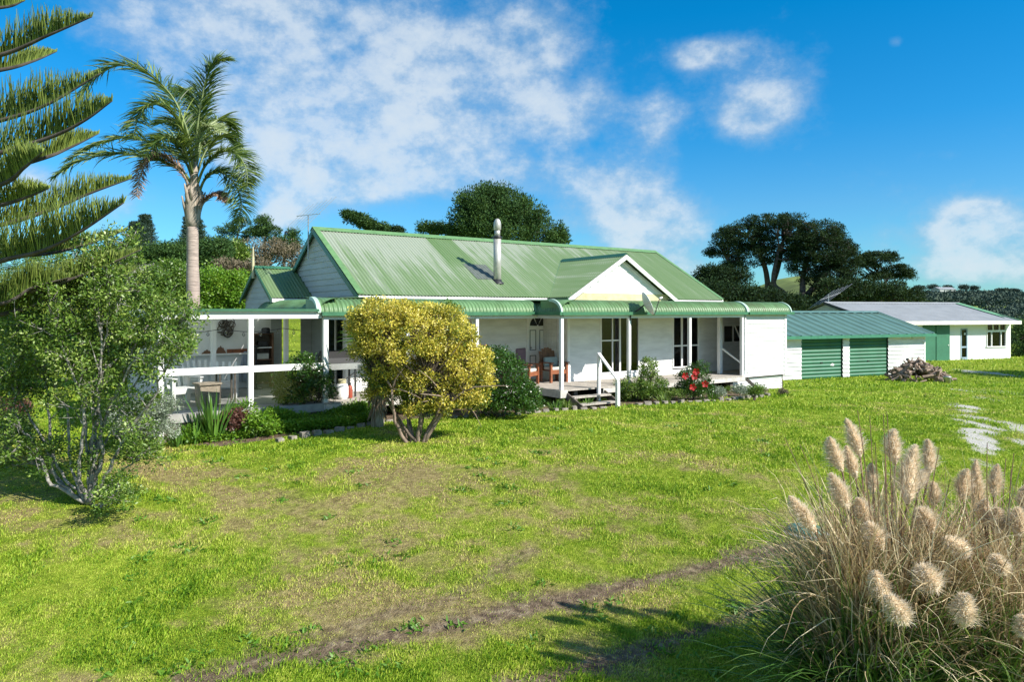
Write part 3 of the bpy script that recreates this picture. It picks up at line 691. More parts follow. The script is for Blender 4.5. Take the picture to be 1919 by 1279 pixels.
# tall shelf with a hat
us = hu(494, vW-.35)
sh = thing('shelf_unit', 'narrow dark red timber shelf unit against the boarded patio wall', 'shelf', (*hw(us, vW-.2), DZ-.01), ROT)
for sx in (-1, 1):
    m = MB(); m.box(sx*.26-.025, sx*.26+.025, -.14, .14, 0, 1.55); m.build('side_panel', M['brownwood'], sh)
for z in (.12, .45, .78, 1.12, 1.5):
    m = MB(); m.box(-.235, .235, -.13, .13, z, z+.03); m.build('shelf', M['white'] if z in (1.12,.45) else M['brownwood'], sh)
m = MB(); m.box(-.235, .235, .115, .13, .15, 1.5); m.build('back_panel', M['darkwood'], sh)
p = hw(us+.1, vW-.2); m = MB(); m.lathe((0,0,0), [(.21,0),(.21,.015),(.12,.03),(.12,.12),(.09,.16),(.01,.165)], 16); o = m.build('sun_hat', M['black'], None, True); o.location = (*p, DZ+1.52); tag(o, 'dark brimmed hat resting on top of the shelf unit', 'hat')
for k, (z, w, mt, lb) in enumerate(((.81, .16, 'cushion', 'pale folded cloth on the middle shelf'), (1.15, .13, 'black', 'dark tin box on the upper shelf of the unit'), (.48, .15, 'rosy', 'dull red box on the lower shelf of the unit'))):
    m = MB(); m.box(-w, w, -.1, .08, 0, .16); o = m.build('storage_box', M[mt], None, bevel=.01); p = hw(us, vW-.2); o.location = (*p, DZ-.01+z+.001); o.rotation_euler.z = ROT; tag(o, lb, 'box')
# outdoor gas heater / lamp stand beside the shelf
p = hw(hu(480, vW-.5), vW-.5); t = thing('stand_ashtray', 'slim black floor stand with a flat top beside the shelf unit', 'stand', (*p, DZ-.01), ROT)
m = MB(); m.tube([(0,0,0),(0,0,1.15)], .025, 8); m.build('pole', M['black'], t); m = MB(); m.lathe((0,0,1.15), [(.05,0),(.14,.03),(.14,.06)], 12); m.build('top', M['black'], t); m = MB(); m.lathe((0,0,0), [(.17,0),(.17,.02),(.03,.04)], 12); m.build('base', M['black'], t)
# white slatted chairs
def wchair(u, v, rz, label):
    t = thing('slatted_chair', label, 'chair', (*hw(u, v), DZ-.01), ROT+rz, 'white slatted chairs in the patio shelter')
    W = M['white']
    for sx in (-1, 1):
        for y, h in ((-.28, .62), (.26, .62)):
            m = MB(); m.box(sx*.33-.04, sx*.33+.04, y-.04, y+.04, 0, h); m.build('leg', W, t)
        m = MB(); m.box(sx*.33-.06, sx*.33+.06, -.36, .34, .621, .65); m.build('armrest', W, t)
    m = MB(); m.box(-.29, .29, -.30, -.27, .28, .40)
    for k in range(5): m.box(-.29, .29, -.26+k*.105, -.17+k*.105, .38, .40)
    m.build('seat', W, t)
    m = MB()
    for k in range(5):
        x = -.26+k*.13; m.prism([(x-.03, .25, .36), (x+.03, .25, .36), (x*1.15+.03, .42, .86), (x*1.15-.03, .42, .86)], (0, .022, 0))
    m.beam((-.29, .36, .66), (.29, .36, .66), .03, .05); m.build('backrest', W, t)
    return t
wchair(hu(338, 2.6), 2.6, .35, 'white slatted armchair in the patio shelter nearest the lichen tree')
wchair(hu(416, 3.6), 3.6, -.3, 'white slatted armchair in the patio shelter right of the wicker box')
wchair(hu(372, 4.6), 4.6, .1, 'white slatted armchair farthest back against the patio wall')
# woven box table
p = hw(hu(388, 2.0), 2.0)
t = thing('wicker_box', 'square brown wicker box table behind the clear blind', 'table', (*p, DZ-.01), ROT+.15)
wk = simple('brown_wicker', (.46,.38,.29), .9, var=.3, scale=10, vscale=(1,1,8), bumps=.5)
m = MB(); m.prism([(-.19,-.18,0),(.19,-.18,0),(.22,-.2,.50),(-.22,-.2,.50)], (0,.36,0)); m.build('body', wk, t); m = MB(); m.box(-.25,.25,-.24,.2,.501,.54); m.build('top', wk, t)
m = MB(); m.lathe((0,0,0), [(.16,0),(.22,.05),(.23,.07)], 14); o = m.build('dark_bowl', M['black'], None, True); p = hw(hu(423, 2.6), 2.6)
t = thing('side_table', 'small dark side table carrying the bowl in the patio shelter', 'table', (*p, DZ-.01), ROT); o.location = (*p, DZ+.71); tag(o, 'shallow dark bowl on the small side table', 'bowl')
m2 = MB(); m2.box(-.2,.2,-.2,.2,.68,.719); m2.build('top', M['darkwood'], t)
for sx in (-1,1):
    for sy in (-1,1): m2 = MB(); m2.box(sx*.17-.02, sx*.17+.02, sy*.17-.02, sy*.17+.02, 0, .679); m2.build('leg', M['darkwood'], t)
# festoon lights
sl = thing('string_lights', 'thin string of clear bulbs under the patio shelter roof', 'string lights', (*hw(-8, 2.2), 2.4), ROT)
uu = np.linspace(uP0+.2, uP1-.2, 40); pts = [(u+8, 0, -.10-.07*abs(math.sin((u-uP0)*2.2))) for u in uu]
m = MB(); m.tube(pts, .007, 4); m.build('cable', M['black'], sl)
for k in range(2, 40, 5):
    m = MB(); m.lathe((pts[k][0], 0, pts[k][2]-.12), [(.005,0),(.03,.02),(.035,.05),(.015,.09),(.015,.12)], 8); m.build('bulb', M['clear'], sl, True)
# barbecue
p = hw(hu(633, 1.95), 1.95)
t = thing('barbecue', 'black hooded gas barbecue on thin legs beside the white corner post', 'barbecue', (*p, DZ), ROT+.0)
m = MB(); m.prism([(-.42,-.26,.86),(-.42,.26,.86),(-.42,.26,1.06),(-.42,.12,1.16),(-.42,-.08,1.14),(-.42,-.24,.99)], (.84,0,0)); m.build('hood', M['black'], t)
m = MB(); m.box(-.42,.42,-.25,.25,.70,.855); m.box(-.72,-.43,-.2,.2,.80,.83); m.box(.43,.72,-.2,.2,.80,.83); m.build('firebox', M['alu'], t)
for sx in (-1,1):
    for sy in (-1,1): m = MB(); m.box(sx*.38-.018, sx*.38+.018, sy*.2-.018, sy*.2+.018, 0, .70); m.build('leg', M['black'], t)
m = MB(); m.beam((-.38,-.2,.12),(.38,-.2,.62),.02,.02); m.beam((-.36,0,.15),(.36,0,.15),.3,.02); m.build('brace', M['black'], t)
p = hw(hu(641, 1.5), 1.5); t = thing('gas_bottle', 'white gas bottle standing on the deck under the barbecue', 'gas bottle', (*p, DZ))
m = MB(); m.lathe((0,0,0), [(.11,0),(.15,.04),(.155,.1),(.155,.28),(.13,.36),(.05,.40)], 20); m.build('cylinder_body', M['white'], t, True); m = MB(); m.lathe((0,0,.36), [(.10,0),(.10,.11),(.09,.12),(.085,.11)], 16); m.build('collar', M['cream'], t); m = MB(); m.lathe((0,0,-.0), [(.12,0),(.12,.03)], 16); m.build('foot_ring', M['white'], t)
p = hw(hu(656, 1.55), 1.55); t = thing('fire_extinguisher', 'dull red cylinder beside the white gas bottle', 'extinguisher', (*p, DZ))
m = MB(); m.lathe((0,0,0), [(.055,0),(.06,.02),(.06,.25),(.035,.31),(.015,.32)], 14); m.build('cylinder_body', M['rosy'], t, True); m = MB(); m.lathe((0,0,.315), [(.02,0),(.03,.03),(.02,.07)], 8); m.build('valve', M['black'], t)
# ------------------------------------------------------------ the garage
class Fr:
    def __init__(s, ox, oy, ang): s.ox, s.oy, s.a = ox, oy, R(ang); s.s, s.c = math.sin(s.a), math.cos(s.a); s.rot = PI/2-s.a
    def w(s, u, v): return s.ox+u*s.s-v*s.c, s.oy+u*s.c+v*s.s
    def u(s, px, v=0):
        a = (px-CX)/FPX; return (a*s.oy-s.ox+v*(s.c+a*s.s))/(s.s-a*s.c)
    def z(s, py, u, v=0): return EYE-(py-HY)/FPX*s.w(u, v)[1]
gf = Fr((1732-CX)/FPX*35.1, 35.1, 66)
gar = thing('garage', 'white weatherboard double garage with teal green roof and two green roller doors', 'garage', (gf.ox, gf.oy, 0), gf.rot)
G0 = -.5; GE = EYE-(626-HY)/FPX*35.1; GL = -10.2
d1 = (gf.u(1501), gf.u(1578.5)); d2 = (gf.u(1591), gf.u(1663.5)); gtop = gf.z(629.5, d1[0])
m = MB(); boards(m, (GL, 0), (1,0), (0,-1), G0, GE+.02, holes_iv(0, -GL, [(d1[0]-GL, d1[1]-GL, -1, gtop), (d2[0]-GL, d2[1]-GL, -1, gtop)]), .19, .055); m.build('front_wall', M['board'], gar)
m = MB(); boards(m, (0, 0), (0,1), (1,0), G0, GE+1.1, lambda z, zt: [(max(0, (z-GE)*2.9), min(5.6, 5.6-(z-GE)*2.9), max(0, (zt-GE)*2.9), min(5.6, 5.6-(zt-GE)*2.9))] if z > GE else [(0, 5.6, 0, 5.6)], .16, .03); m.build('gable_wall', M['board'], gar)
m = MB(); m.box(GL, .0, 5.55, 5.6, G0, GE); m.box(GL, GL+.05, 0.1, 5.5, G0, GE+.3); m.build('rear_wall', M['board'], gar)
m = MB(); m.box(d1[1]+.0, d2[0], .05, .2, G0, GE); m.build('door_pier', M['white'], gar); m = MB(); m.box(-.06, .04, -.04, .06, G0, GE); m.build('corner_board', M['white'], gar); m = MB(); m.box(d2[1], -.1, .05, .12, G0, GE); m.build('wall_lining', M['white'], gar)
gs = .333
def gpath(t): return np.array([[t, -.35+3.15*s, GE+.0+gs*3.15*s] for s in np.linspace(0, 1, 4)])
def trib(name, ts, pathf, nrm, mat, parent, pitch, amp):
    rows = []
    for t in ts:
        ph = (t/pitch) % 1; h = amp if ph < .22 else 0
        rows.append(pathf(t)+np.array(nrm)*h)
    return grid(name, np.array(rows), mat, parent, False)
ts = []
x = GL-.3
while x < .22: ts += [x, x+.02, x+.12, x+.14]; x += .62
def trib2(name, x0, x1, pitch, rib, amp, pathf, nrm, mat, parent):
    rows = []; x = x0
    while x < x1:
        for dx, h in ((0,0),(.03,amp),(.03+rib,amp),(.06+rib,0)): rows.append(pathf(min(x+dx, x1))+np.array(nrm)*h)
        x += pitch
    return grid(name, np.array(rows), mat, parent, False)
trib2('roof', GL-.3, .22, .62, .10, .05, gpath, (0,-.3,.95), M['garageroof'], gar)
trib2('roof', GL-.3, .22, .62, .10, .05, lambda t: np.array([[t, 2.8, GE+gs*3.15], [t, 5.95, GE]]), (0,.3,.95), M['garageroof'], gar)
m = MB(); m.box(GL-.3, .24, -.47, -.34, GE-.12, GE+.02); m.build('gutter', simple('garage_gutter_green', (.05,.20,.12), .4), gar)
m = MB(); m.prism([(.18, -.36, GE+.07), (.18, 2.8, GE+gs*3.15+.07), (.26, 2.8, GE+gs*3.15+.07), (.26, -.36, GE+.07)], (0,0,-.16)); m.prism([(GL-.3, 2.6, GE+gs*2.95+.06), (GL-.3, 2.8, GE+gs*3.15+.09), (GL-.3, 3.0, GE+gs*2.95+.06), (GL-.3, 2.8, GE+gs*3.15+.05)], (-GL+.55,0,0)); m.build('roof_flashing', M['garageroof'], gar)
m = MB(); m.box(GL, .1, -.33, -.02, GE-.1, GE-.07); m.build('soffit', M['white'], gar)
for i, (a, b) in enumerate((d1, d2)):
    rows = []; z = G0
    k = 0
    while z < gtop-.01:
        for dz, dy in ((0, .052), (.003, .037), (.150, .035), (.151, .052)): rows.append([[a+.02, dy, min(z+dz, gtop)], [b-.02, dy, min(z+dz, gtop)]])
        z += .165
    o = grid('roller_door', np.array(rows), M['doorgreen'], gar, False)
    if i == 0: o['label'] = 'green roller door with a pale scuff near its lower right'
    m = MB(); m.box((a+b)/2-.06, (a+b)/2+.06, .0, .034, G0+.85, G0+.90); m.build('handle', M['black'], o)
    if i == 0:
        m = MB(); m.prism([(b-.75, .032, G0+.74), (b-.52, .032, G0+.70), (b-.46, .032, G0+.78), (b-.6, .032, G0+.84)], (0, .002, 0)); m.build('scuff', M['dish'], o)
for a_ in (d1[1], d2[1]):
    m = MB(); m.box(a_-.02, a_, -.01, .05, G0, gtop); m.build('door_jamb', M['black'], gar)
ulm = gf.u(1714, -.1); m = MB(); m.box(ulm-.12, ulm+.12, -.16, -.03, GE-.24, GE-.13); m.build('wall_lamp', M['dish'], gar)
# ------------------------------------------------------------ the shed
sf = Fr((1913-CX)/FPX*44.2, 44.2, 72)           # front eave corner on the right
shed = thing('shed', 'long white shed with a grey iron roof beyond the garage', 'shed', (sf.ox, sf.oy, 0), sf.rot)
SE = EYE-(602-HY)/FPX*44.2; SG = -.5; SLn = -11.3; SR = 1.16/4.25; wv = .6
q1, q2 = sf.u(1729, wv), sf.u(1777.5, wv); e1, e2 = sf.u(1800, wv), sf.u(1813, wv); f1, f2 = sf.u(1848.5, wv), sf.u(1885, wv); xr = sf.u(1894, wv)
zd = sf.z(616, e1, wv); ztp = sf.z(605, f1, wv); zbt = sf.z(649.5, f1, wv)
m = MB()
cut = [(q1, q2, SG, sf.z(606, q1, wv)), (e1, e2, SG, zd), (f1, f2, zbt, ztp)]
xs = sorted([SLn+.3, xr]+[c for h in cut for c in h[:2]])
for a, b in zip(xs[:-1], xs[1:]):
    hs = [h for h in cut if h[0] <= (a+b)/2 <= h[1]]
    if not hs: m.box(a, b, wv, wv+.12, SG, SE-.02)
    else:
        h = hs[0]; m.box(a, b, wv, wv+.12, h[3], SE-.02)
        if h[2] > SG: m.box(a, b, wv, wv+.12, SG, h[2])
m.build('front_wall', M['white'], shed)
def gpoly(u, t): return [(u, wv+.125, SG), (u, 8.0, SG), (u, 8.0, SE-.02), (u, 4.25, SE+SR*4.0), (u, wv+.125, SE+SR*wv-.1)]
m = MB(); m.prism(gpoly(xr-.1, .1), (.1, 0, 0)); m.build('end_wall', M['white'], shed)
m = MB(); m.prism(gpoly(SLn+.3, .1), (.1, 0, 0)); m.build('end_wall', M['shade_grey_board'], shed)
m = MB(); m.box(SLn+.4, xr-.1, 7.9, 8.0, SG, SE-.02); m.box(SLn+.4, xr-.1, wv+.13, 7.9, SG, SG+.55); m.build('rear_wall', M['shade_grey_board'], shed)
m = MB(); m.box(SLn+.4, xr-.1, 4, 4.05, SG, SE+.5); m.build('inner_wall', M['curtain'], shed)
corr('roof', S(SLn, 0, .05), lambda t: np.array([[t, 0, SE], [t, 4.25, SE+SR*4.25]]), (0,-.25,.97), M['roofgrey'], shed, amp=.015, pitch=.25)
corr('roof', S(SLn, 0, .05), lambda t: np.array([[t, 4.25, SE+SR*4.25], [t, 8.5, SE]]), (0,.25,.97), M['roofgrey'], shed, amp=.015, pitch=.25)
m = MB(); m.box(SLn, .0, -.06, -.01, SE-.20, SE+.02); m.build('fascia', simple('cream_white_fascia', (.78,.77,.68), .5), shed)
m = MB(); m.prism([(SLn, 4.0, SE+SR*4.0+.02), (SLn, 4.25, SE+SR*4.25+.06), (SLn, 4.5, SE+SR*4.0+.02), (SLn, 4.25, SE+SR*4.25+.02)], (-SLn, 0, 0)); m.build('ridge_capping', M['roofgrey'], shed)
m = MB(); rk_ = lambda u: m.prism([(u, -.02, SE+.05), (u, 4.25, SE+SR*4.25+.05), (u, 4.25, SE+SR*4.25-.12), (u, -.02, SE-.12)], (.06, 0, 0)); rk_(SLn-.04); m.build('barge_board', M['black'], shed)
m = MB(); rk_(-.02); m.prism([(-.5, .6, SE+SR*.6+.035), (-.5, 4.2, SE+SR*4.2+.035), (-.02, 4.2, SE+SR*4.2+.035), (-.02, 1.6, SE+SR*1.6+.035)], (0,0,.01)); m.build('barge_flashing', simple('mid_green_flashing', (.15,.33,.17), .5), shed)
m = MB(); m.box(SLn+.3, xr, .0, wv, SE-.16, SE-.13); m.build('soffit', M['cream'], shed)
m = MB(); qm = (q1+q2)/2-.05
m.box(q1, qm-.015, wv-.06, wv-.0, SG, cut[0][3]+.05); m.box(qm+.015, q2, wv-.09, wv-.03, SG, cut[0][3]+.05); o = m.build('sliding_door', M['doorgreen'], shed); m = MB(); m.box(q2-.16, q2-.1, wv-.12, wv-.09, SG+1.15, SG+1.2); m.build('handle', M['white'], o)
bl = simple('blue_grey_frame', (.28,.38,.46), .5)
m = MB(); t_ = .08; m.box(e1, e1+t_, wv-.02, wv+.08, SG+.2, zd); m.box(e2-t_, e2, wv-.02, wv+.08, SG+.2, zd); m.box(e1+t_, e2-t_, wv-.02, wv+.08, zd-t_, zd); m.box(e1+t_, e2-t_, wv-.02, wv+.08, SG+.2, SG+.42); zm_ = sf.z(651, e1, wv); m.box(e1+t_, e2-t_, wv-.01, wv+.07, zm_-.05, zm_+.05); o = m.build('glazed_door', bl, shed)
m = MB(); m.box(e1+t_, e2-t_, wv+.03, wv+.04, SG+.42, zd-t_); m.build('pane', M['glass'], o); m = MB(); m.box(e2-.25, e2-.13, wv+.015, wv+.028, zd-.4, zd-.28); m.build('paper_notice', M['white'], o)
zmid = sf.z(621, f1, wv); fw = f2-f1
m = MB(); t_ = .05; m.box(f1, f1+t_, wv-.04, wv+.08, zbt, ztp); m.box(f2-t_, f2, wv-.04, wv+.08, zbt, ztp); m.box(f1+t_, f2-t_, wv-.04, wv+.08, ztp-t_, ztp); m.box(f1-.05, f2+.05, wv-.07, wv+.08, zbt-.06, zbt); m.box(f1+t_, f2-t_, wv-.03, wv+.07, zmid-.06, zmid+.06)
for a, z0, z1 in ((.33, zmid+.06, ztp-t_), (.66, zmid+.06, ztp-t_), (.26, zbt, zmid-.06), (.74, zbt, zmid-.06)): m.box(f1+fw*a-.03, f1+fw*a+.03, wv-.03, wv+.07, z0, z1)
o = m.build('window', M['white'], shed); m = MB(); m.box(f1+.04, f2-.04, wv+.035, wv+.045, zbt+.0, ztp-.04); m.build('pane', M['glass'], o); curtain(o, f1+fw*.78, f1+fw*.9, zbt+.05, zmid, wv+.2, 'cushion')
# antenna on the shed
pa = np.array(sf.w(SLn+.3, 4.2)); zz = SE+SR*4.25
ant = thing('tv_antenna', 'large slanted multi-rod television antenna on the shed ridge', 'antenna', (pa[0], pa[1], zz), 0)
m = MB(); m.tube([(0,0,-.2),(0,0,.55)], .025, 6); m.build('mast', M['alu'], ant)
m = MB(); m.tube([(-.55,0,.15),(.75,0,.62)], .02, 5); 
for k in range(5): x = -.5+k*.28; z = .17+k*.10; m.tube([(x-.55,.3,z-.5),(x+.75,-.3,z+.62)], .014, 4)
m.build('antenna_elements', M['alu'], ant)
# ------------------------------------------------------------ woodpile of branches
wp = gp(1728, 716); wp[1] = 31.0; wp[0] = (1722-CX)/FPX*31.0; gzz = float(gz(wp[0], wp[1]))
for k in range(170):
    r = math.sqrt(random.random()); a = random.uniform(0, 2*PI); x = r*math.cos(a)*1.25; y = r*math.sin(a)*.8
    top = 1.0*(1-r)**.7*(1-.25*max(0, x)); L = random.uniform(.3, .75); d = Vector((random.gauss(0, 1), random.gauss(0, 1), random.gauss(0, .45))).normalized(); c = Vector((0,0,0)); rad = random.uniform(.04, .085)
    b = d.orthogonal()*random.uniform(-.08, .08); m = MB(); m.tube([c-d*L/2, c+b, c+d*L/2], [rad, rad*.9, rad*.65], 7)
    if k % 4 == 0: e = (d+Vector((random.gauss(0,.5), random.gauss(0,.5), .4))).normalized(); m.tube([c+b, c+b+e*L*.35], [rad*.7, rad*.3], 6)
    o = m.build('firewood_branch', M['logs']); o.location = (wp[0]+x, wp[1]+y, gzz+.05+top*random.uniform(.75, 1)); tag(o, 'weathered crooked branch heaped in the woodpile in front of the garage', 'firewood', 'branches heaped in the woodpile')
p = gp(1775, 720); m = MB(); m.lathe((0,0,0), [(.10,0),(.16,.28),(.17,.30),(.15,.28)], 14); t = thing('metal_bucket', 'battered grey bucket at the right foot of the woodpile', 'bucket', p, .5); o = m.build('shell', M['alu'], t, True); m = MB(); m.tube([(-.16,0,.29),(-.1,0,.42),(0,.03,.47),(.1,0,.42),(.16,0,.29)], .008, 5); m.build('handle', M['black'], t)
# green lid in the lawn
p = gp(1510, 1000); t = thing('tank_lid', 'round green plastic lid set in the lawn behind the pampas grass', 'lid', p); m = MB(); m.lathe((0,0,-.02), [(.24,0),(.26,.05),(.24,.09),(.05,.11),(.01,.11)], 20); m.build('cover', simple('green_plastic', (.10,.25,.20), .5), t, True); m = MB(); m.lathe((0,0,-.05), [(.32,0),(.32,.06),(.27,.07)], 20); m.build('rim', M['concrete'], t)
# ------------------------------------------------------------ ground
TRK = [[(370,1279),(560,1228),(760,1190),(960,1150),(1200,1092),(1350,1060),(1500,1022)],
       [(980,1290),(1200,1220),(1330,1178),(1460,1125)], [(1000,1030),(930,1075),(840,1125),(740,1150),(600,1190),(480,1215)]]
TW = [.19, .15, .10]
trk = [np.array([gp(*p)[:2] for p in t]) for t in TRK]
trk = [cpath(np.c_[t, np.zeros(len(t))], 60)[:, :2] for t in trk]
GRV = [(1815,763,22,7,1),(1822,772,20,7,.9),(1828,783,20,8,.8),(1832,796,26,10,1),(1834,808,24,10,1),(1836,820,22,10,1),(1838,832,18,10,1),(1840,845,13,9,.8),(1908,800,26,14,.9),(1919,832,14,14,.8),(1821,697,13,4.5,.9),(1877,702,13,4.5,.9),(1812,733,14,4,.7),(1845,748,14,4,.5),(1880,735,20,5,.5),(1840,868,10,8,.6)]
grv = [(gp(x, y), gp(x+rx, y)[0]-gp(x, y)[0], abs(gp(x, y-ry)[1]-gp(x, y+ry)[1])/2, s) for x, y, rx, ry, s in GRV]
BED = [[(330,835),(420,838),(520,822),(620,806),(700,792),(720,772),(600,740),(340,745)], [(700,795),(840,783),(1000,772),(1130,765),(1300,752),(1440,738),(1440,716),(1250,712),(1080,730),(860,750),(700,765)]]
bed = [np.array([gp(*p)[:2] for p in b]) for b in BED]
def inpoly(x, y, poly):
    c = np.zeros(np.shape(x), bool); n = len(poly)
    for i in range(n):
        x0, y0 = poly[i]; x1, y1 = poly[(i+1) % n]
        if y0 == y1: continue
        k = ((y0 > y) != (y1 > y)) & (x < (x1-x0)*(y-y0)/(y1-y0)+x0); c ^= k
    return c
def masks(x, y):
    x = np.asarray(x, float); y = np.asarray(y, float); dirt = np.zeros(x.shape); gr = np.zeros(x.shape)
    nz = fbm(x*3, y*3, 20, 4); near = y < 30
    for t, w in zip(trk, TW):
        d = np.full(x.shape, 99.0)
        for i in range(len(t)-1):
            a, b = t[i], t[i+1]; ab = b-a; h = np.clip(((x-a[0])*ab[0]+(y-a[1])*ab[1])/(ab@ab), 0, 1)
            d = np.minimum(d, np.hypot(x-a[0]-ab[0]*h, y-a[1]-ab[1]*h))
        dirt = np.maximum(dirt, sstep(1.9, .2, d/w*(.15+nz*1.7)+.9*(fbm(x*1.1, y*1.1, 23, 2)-.4))*(.6 if w < .12 else .95))
    for (c, rx, ry, s) in grv:
        d = np.hypot((x-c[0])/rx, (y-c[1])/max(ry, .25)); gr = np.maximum(gr, s*sstep(1.4, .45, d+(nz-.5)*2.0))
    for b in bed: dirt = np.maximum(dirt, inpoly(x, y, b)*1.0)
    # dry, yellowed turf: long drifts running with the tracks plus fine mottling
    q = x*.86-y*.5; r = x*.5+y*.86
    dry = fbm(q*.28+3, r*.9, 40, 4)*.45+fbm(x*1.3, y*2.0, 45, 3)*.25+fbm(x*4.5, y*4.5, 50, 3)*.30
    cx = [(330,985,2.6,1.0,.15),(640,880,2.8,.8,.12),(860,880,2.2,.9,.12),(1100,860,3.5,1.2,.05),(300,870,1.6,.9,.12),(1250,960,2.0,.8,.06),(900,1130,2.5,.5,.14),(600,1180,2.0,.4,.12),(1390,800,2,.7,.03)]
    for px, py, rx, ry, s in cx:
        c = gp(px, py); dry = dry+s*np.exp(-((x-c[0])/rx)**2-((y-c[1])/ry)**2)
    dry = sstep(.46, .76, dry); fade = sstep(34, 18, y); dry = dry*(.2+.8*fade)
    return dirt, gr, dry
ang = np.concatenate([np.linspace(-180, -46, 40)[:-1], np.linspace(-46, 46, 620), np.linspace(46, 180, 40)[1:]])
rad = np.concatenate([[.02, 1, 2, 3, 4, 5], np.geomspace(5.6, 48, 430), np.geomspace(49, 2600, 90)])
A, Rr = np.meshgrid(np.radians(ang), rad, indexing='ij'); X = Rr*np.sin(A); Yg = Rr*np.cos(A)
Z = gz(X, np.maximum(Yg, 4))
# paddocks far off roll down and up to the distant hills
Z = np.where(Rr > 200, Z*np.clip(1-(Rr-200)/600, 0, 1)-6*np.clip((Rr-200)/600, 0, 1)*sstep(-5, 40, X), Z)
dirt, gr, dry = masks(X, Yg)
gm, nt, b, out = newmat('lawn_grass')
at = lambda n: (lambda a: (setattr(a, 'attribute_name', n), a.outputs['Fac'])[1])(N(nt, 'Attribute'))
v = coords(nt); n1 = noise(nt, 9, 6, v, .7); n2 = noise(nt, .35, 3, v); n3 = noise(nt, 45, 3, v)
green = ramp(nt, math_(nt, 'ADD', math_(nt, 'MULTIPLY', n1, .6), math_(nt, 'MULTIPLY', n2, .4)), [(.32, (.055,.09,.008)), (.5, (.18,.245,.018)), (.66, (.35,.41,.05))])
dryc = ramp(nt, n1, [(.3, (.10,.062,.035)), (.5, (.26,.185,.10)), (.7, (.40,.30,.17))])
soil = ramp(nt, n1, [(.3, (.05,.035,.025)), (.52, (.17,.12,.085)), (.66, (.30,.24,.16))]); grc = ramp(nt, n3, [(.35, (.36,.34,.29)), (.6, (.62,.60,.54))])
c = mix(nt, math_(nt, 'MULTIPLY', at('dry'), .8), green, dryc); c = mix(nt, at('dirt'), c, soil); c = mix(nt, at('gravel'), c, grc)
nt.links.new(c, b.inputs['Base Color']); b.inputs['Roughness'].default_value = .95; b.inputs['Specular IOR Level'].default_value = .1
bump(nt, b, math_(nt, 'ADD', n1, n3), .8, .05)
og = grid('ground', np.stack([X, Yg, Z], -1), gm, None, True, {'dirt': dirt.ravel(), 'gravel': gr.ravel(), 'dry': dry.ravel()}); tag(og, kind='structure')
# ---- grass blades
hq = [np.array([hw(*q) for q in ((UVL-3.9, VL-.15), (0, VL-.15), (0, -.2), (10.3, -.2), (10.3, 8.4), (-10.1, 8.4))]), np.array([gf.w(*q) for q in ((GL, -.02), (0, -.02), (0, 5.6), (GL, 5.6))]), np.array([sf.w(*q) for q in ((SLn, .55), (xr, .55), (xr, 8), (SLn, 8))])]
def grass(n, y0, y1, hgt, wd, name_seed):
    u = rng.random(n); y = 1/(1/y0-u*(1/y0-1/y1)); a = rng.uniform(-.80, .80, n); x = a*y
    d_, g_, r_ = masks(x, y); keep = (rng.random(n) > d_*.96) & (rng.random(n) > g_*1.0) & (rng.random(n) > r_*.25)
    for p in hq: keep &= ~inpoly(x, y, p)
    x, y, r_ = x[keep], y[keep], r_[keep]; z = gz(x, y); k = len(x)
    cl = fbm(x*1.7, y*1.7, 70, 3); lush = sstep(.42, .65, fbm(x*.5+9, y*1.1, 75, 3))*(1-r_)
    h = hgt*rng.uniform(.4, 1.5, k)*(.2+1.6*cl**1.3)*(1+.35*lush)*(1-.45*r_); h = h*(1+.04*(y-7)); w = wd*(y/7)**.85*rng.uniform(.7, 1.3, k)
    th = rng.uniform(0, 2*PI, k); ln = rng.uniform(.15, .95, k)*h
    b = np.stack([x, y, z-.004], 1); s = np.stack([np.cos(th+1.6), np.sin(th+1.6), 0*th], 1)*w[:, None]/2
    tip = b+np.stack([np.cos(th)*ln, np.sin(th)*ln, h], 1); mid = b+np.stack([np.cos(th)*ln*.3, np.sin(th)*ln*.3, h*.6], 1)
    V = np.stack([b-s, b+s, mid+s*.7, tip], 1).reshape(-1, 3); F = np.arange(4*k).reshape(k, 4)
    rnd = np.clip(-.06+.42*(1-.3*lush)*fbm(x*4, y*4, 80, 3)+.34*rng.random(k)+.62*(r_**1.1)*rng.uniform(.1, 1, k), 0, 1)
    return V, F, rnd
gmat = leafmat('grass_blade', [(0, (.025,.085,.006)), (.15, (.12,.26,.012)), (.34, (.36,.50,.035)), (.6, (.60,.62,.12)), (.82, (.62,.50,.24)), (1, (.46,.29,.17))], .6, .35, (.22,.36,.02), .25)
Vs, Fs, Rs, n0_ = [], [], [], 0
for a in ((600000, 6.3, 26, .029, .0075, 1), (190000, 13, 60, .034, .013, 2)):
    V, F, r_ = grass(*a); Vs.append(V); Fs.append(F+n0_); Rs.append(r_); n0_ += len(V)
tag(fast('grass', np.vstack(Vs), np.vstack(Fs), gmat, None, rnd=np.concatenate(Rs)), 'short green and yellowed lawn grass', 'grass', kind='stuff')
# broad-leaved weeds scattered in the lawn
pts = []
for k in range(210):
    px, py = random.uniform(200, 1500), random.uniform(790, 1270); p = gp(px, py)
    if fbm(p[0]*.6, p[1]*.6, 91, 2) < .47: continue
    pts += [p+np.array([random.gauss(0, .07), random.gauss(0, .07), .0]) for _ in range(16)]
pts = np.array(pts); D = rng.normal(size=pts.shape); D[:, 2] = np.abs(D[:, 2])*.5+.35
V, F, ow = strands(pts, D, .09, .030, 1.5, 3, 2); tag(fast('lawn_weeds', V, F, leafmat('weed_leaf', [(0, (.06,.17,.01)), (1, (.15,.30,.03))], .5, .3), None, rnd=rng.random(len(F))), 'low broad-leaved green weeds scattered through the lawn', 'weeds', kind='stuff')
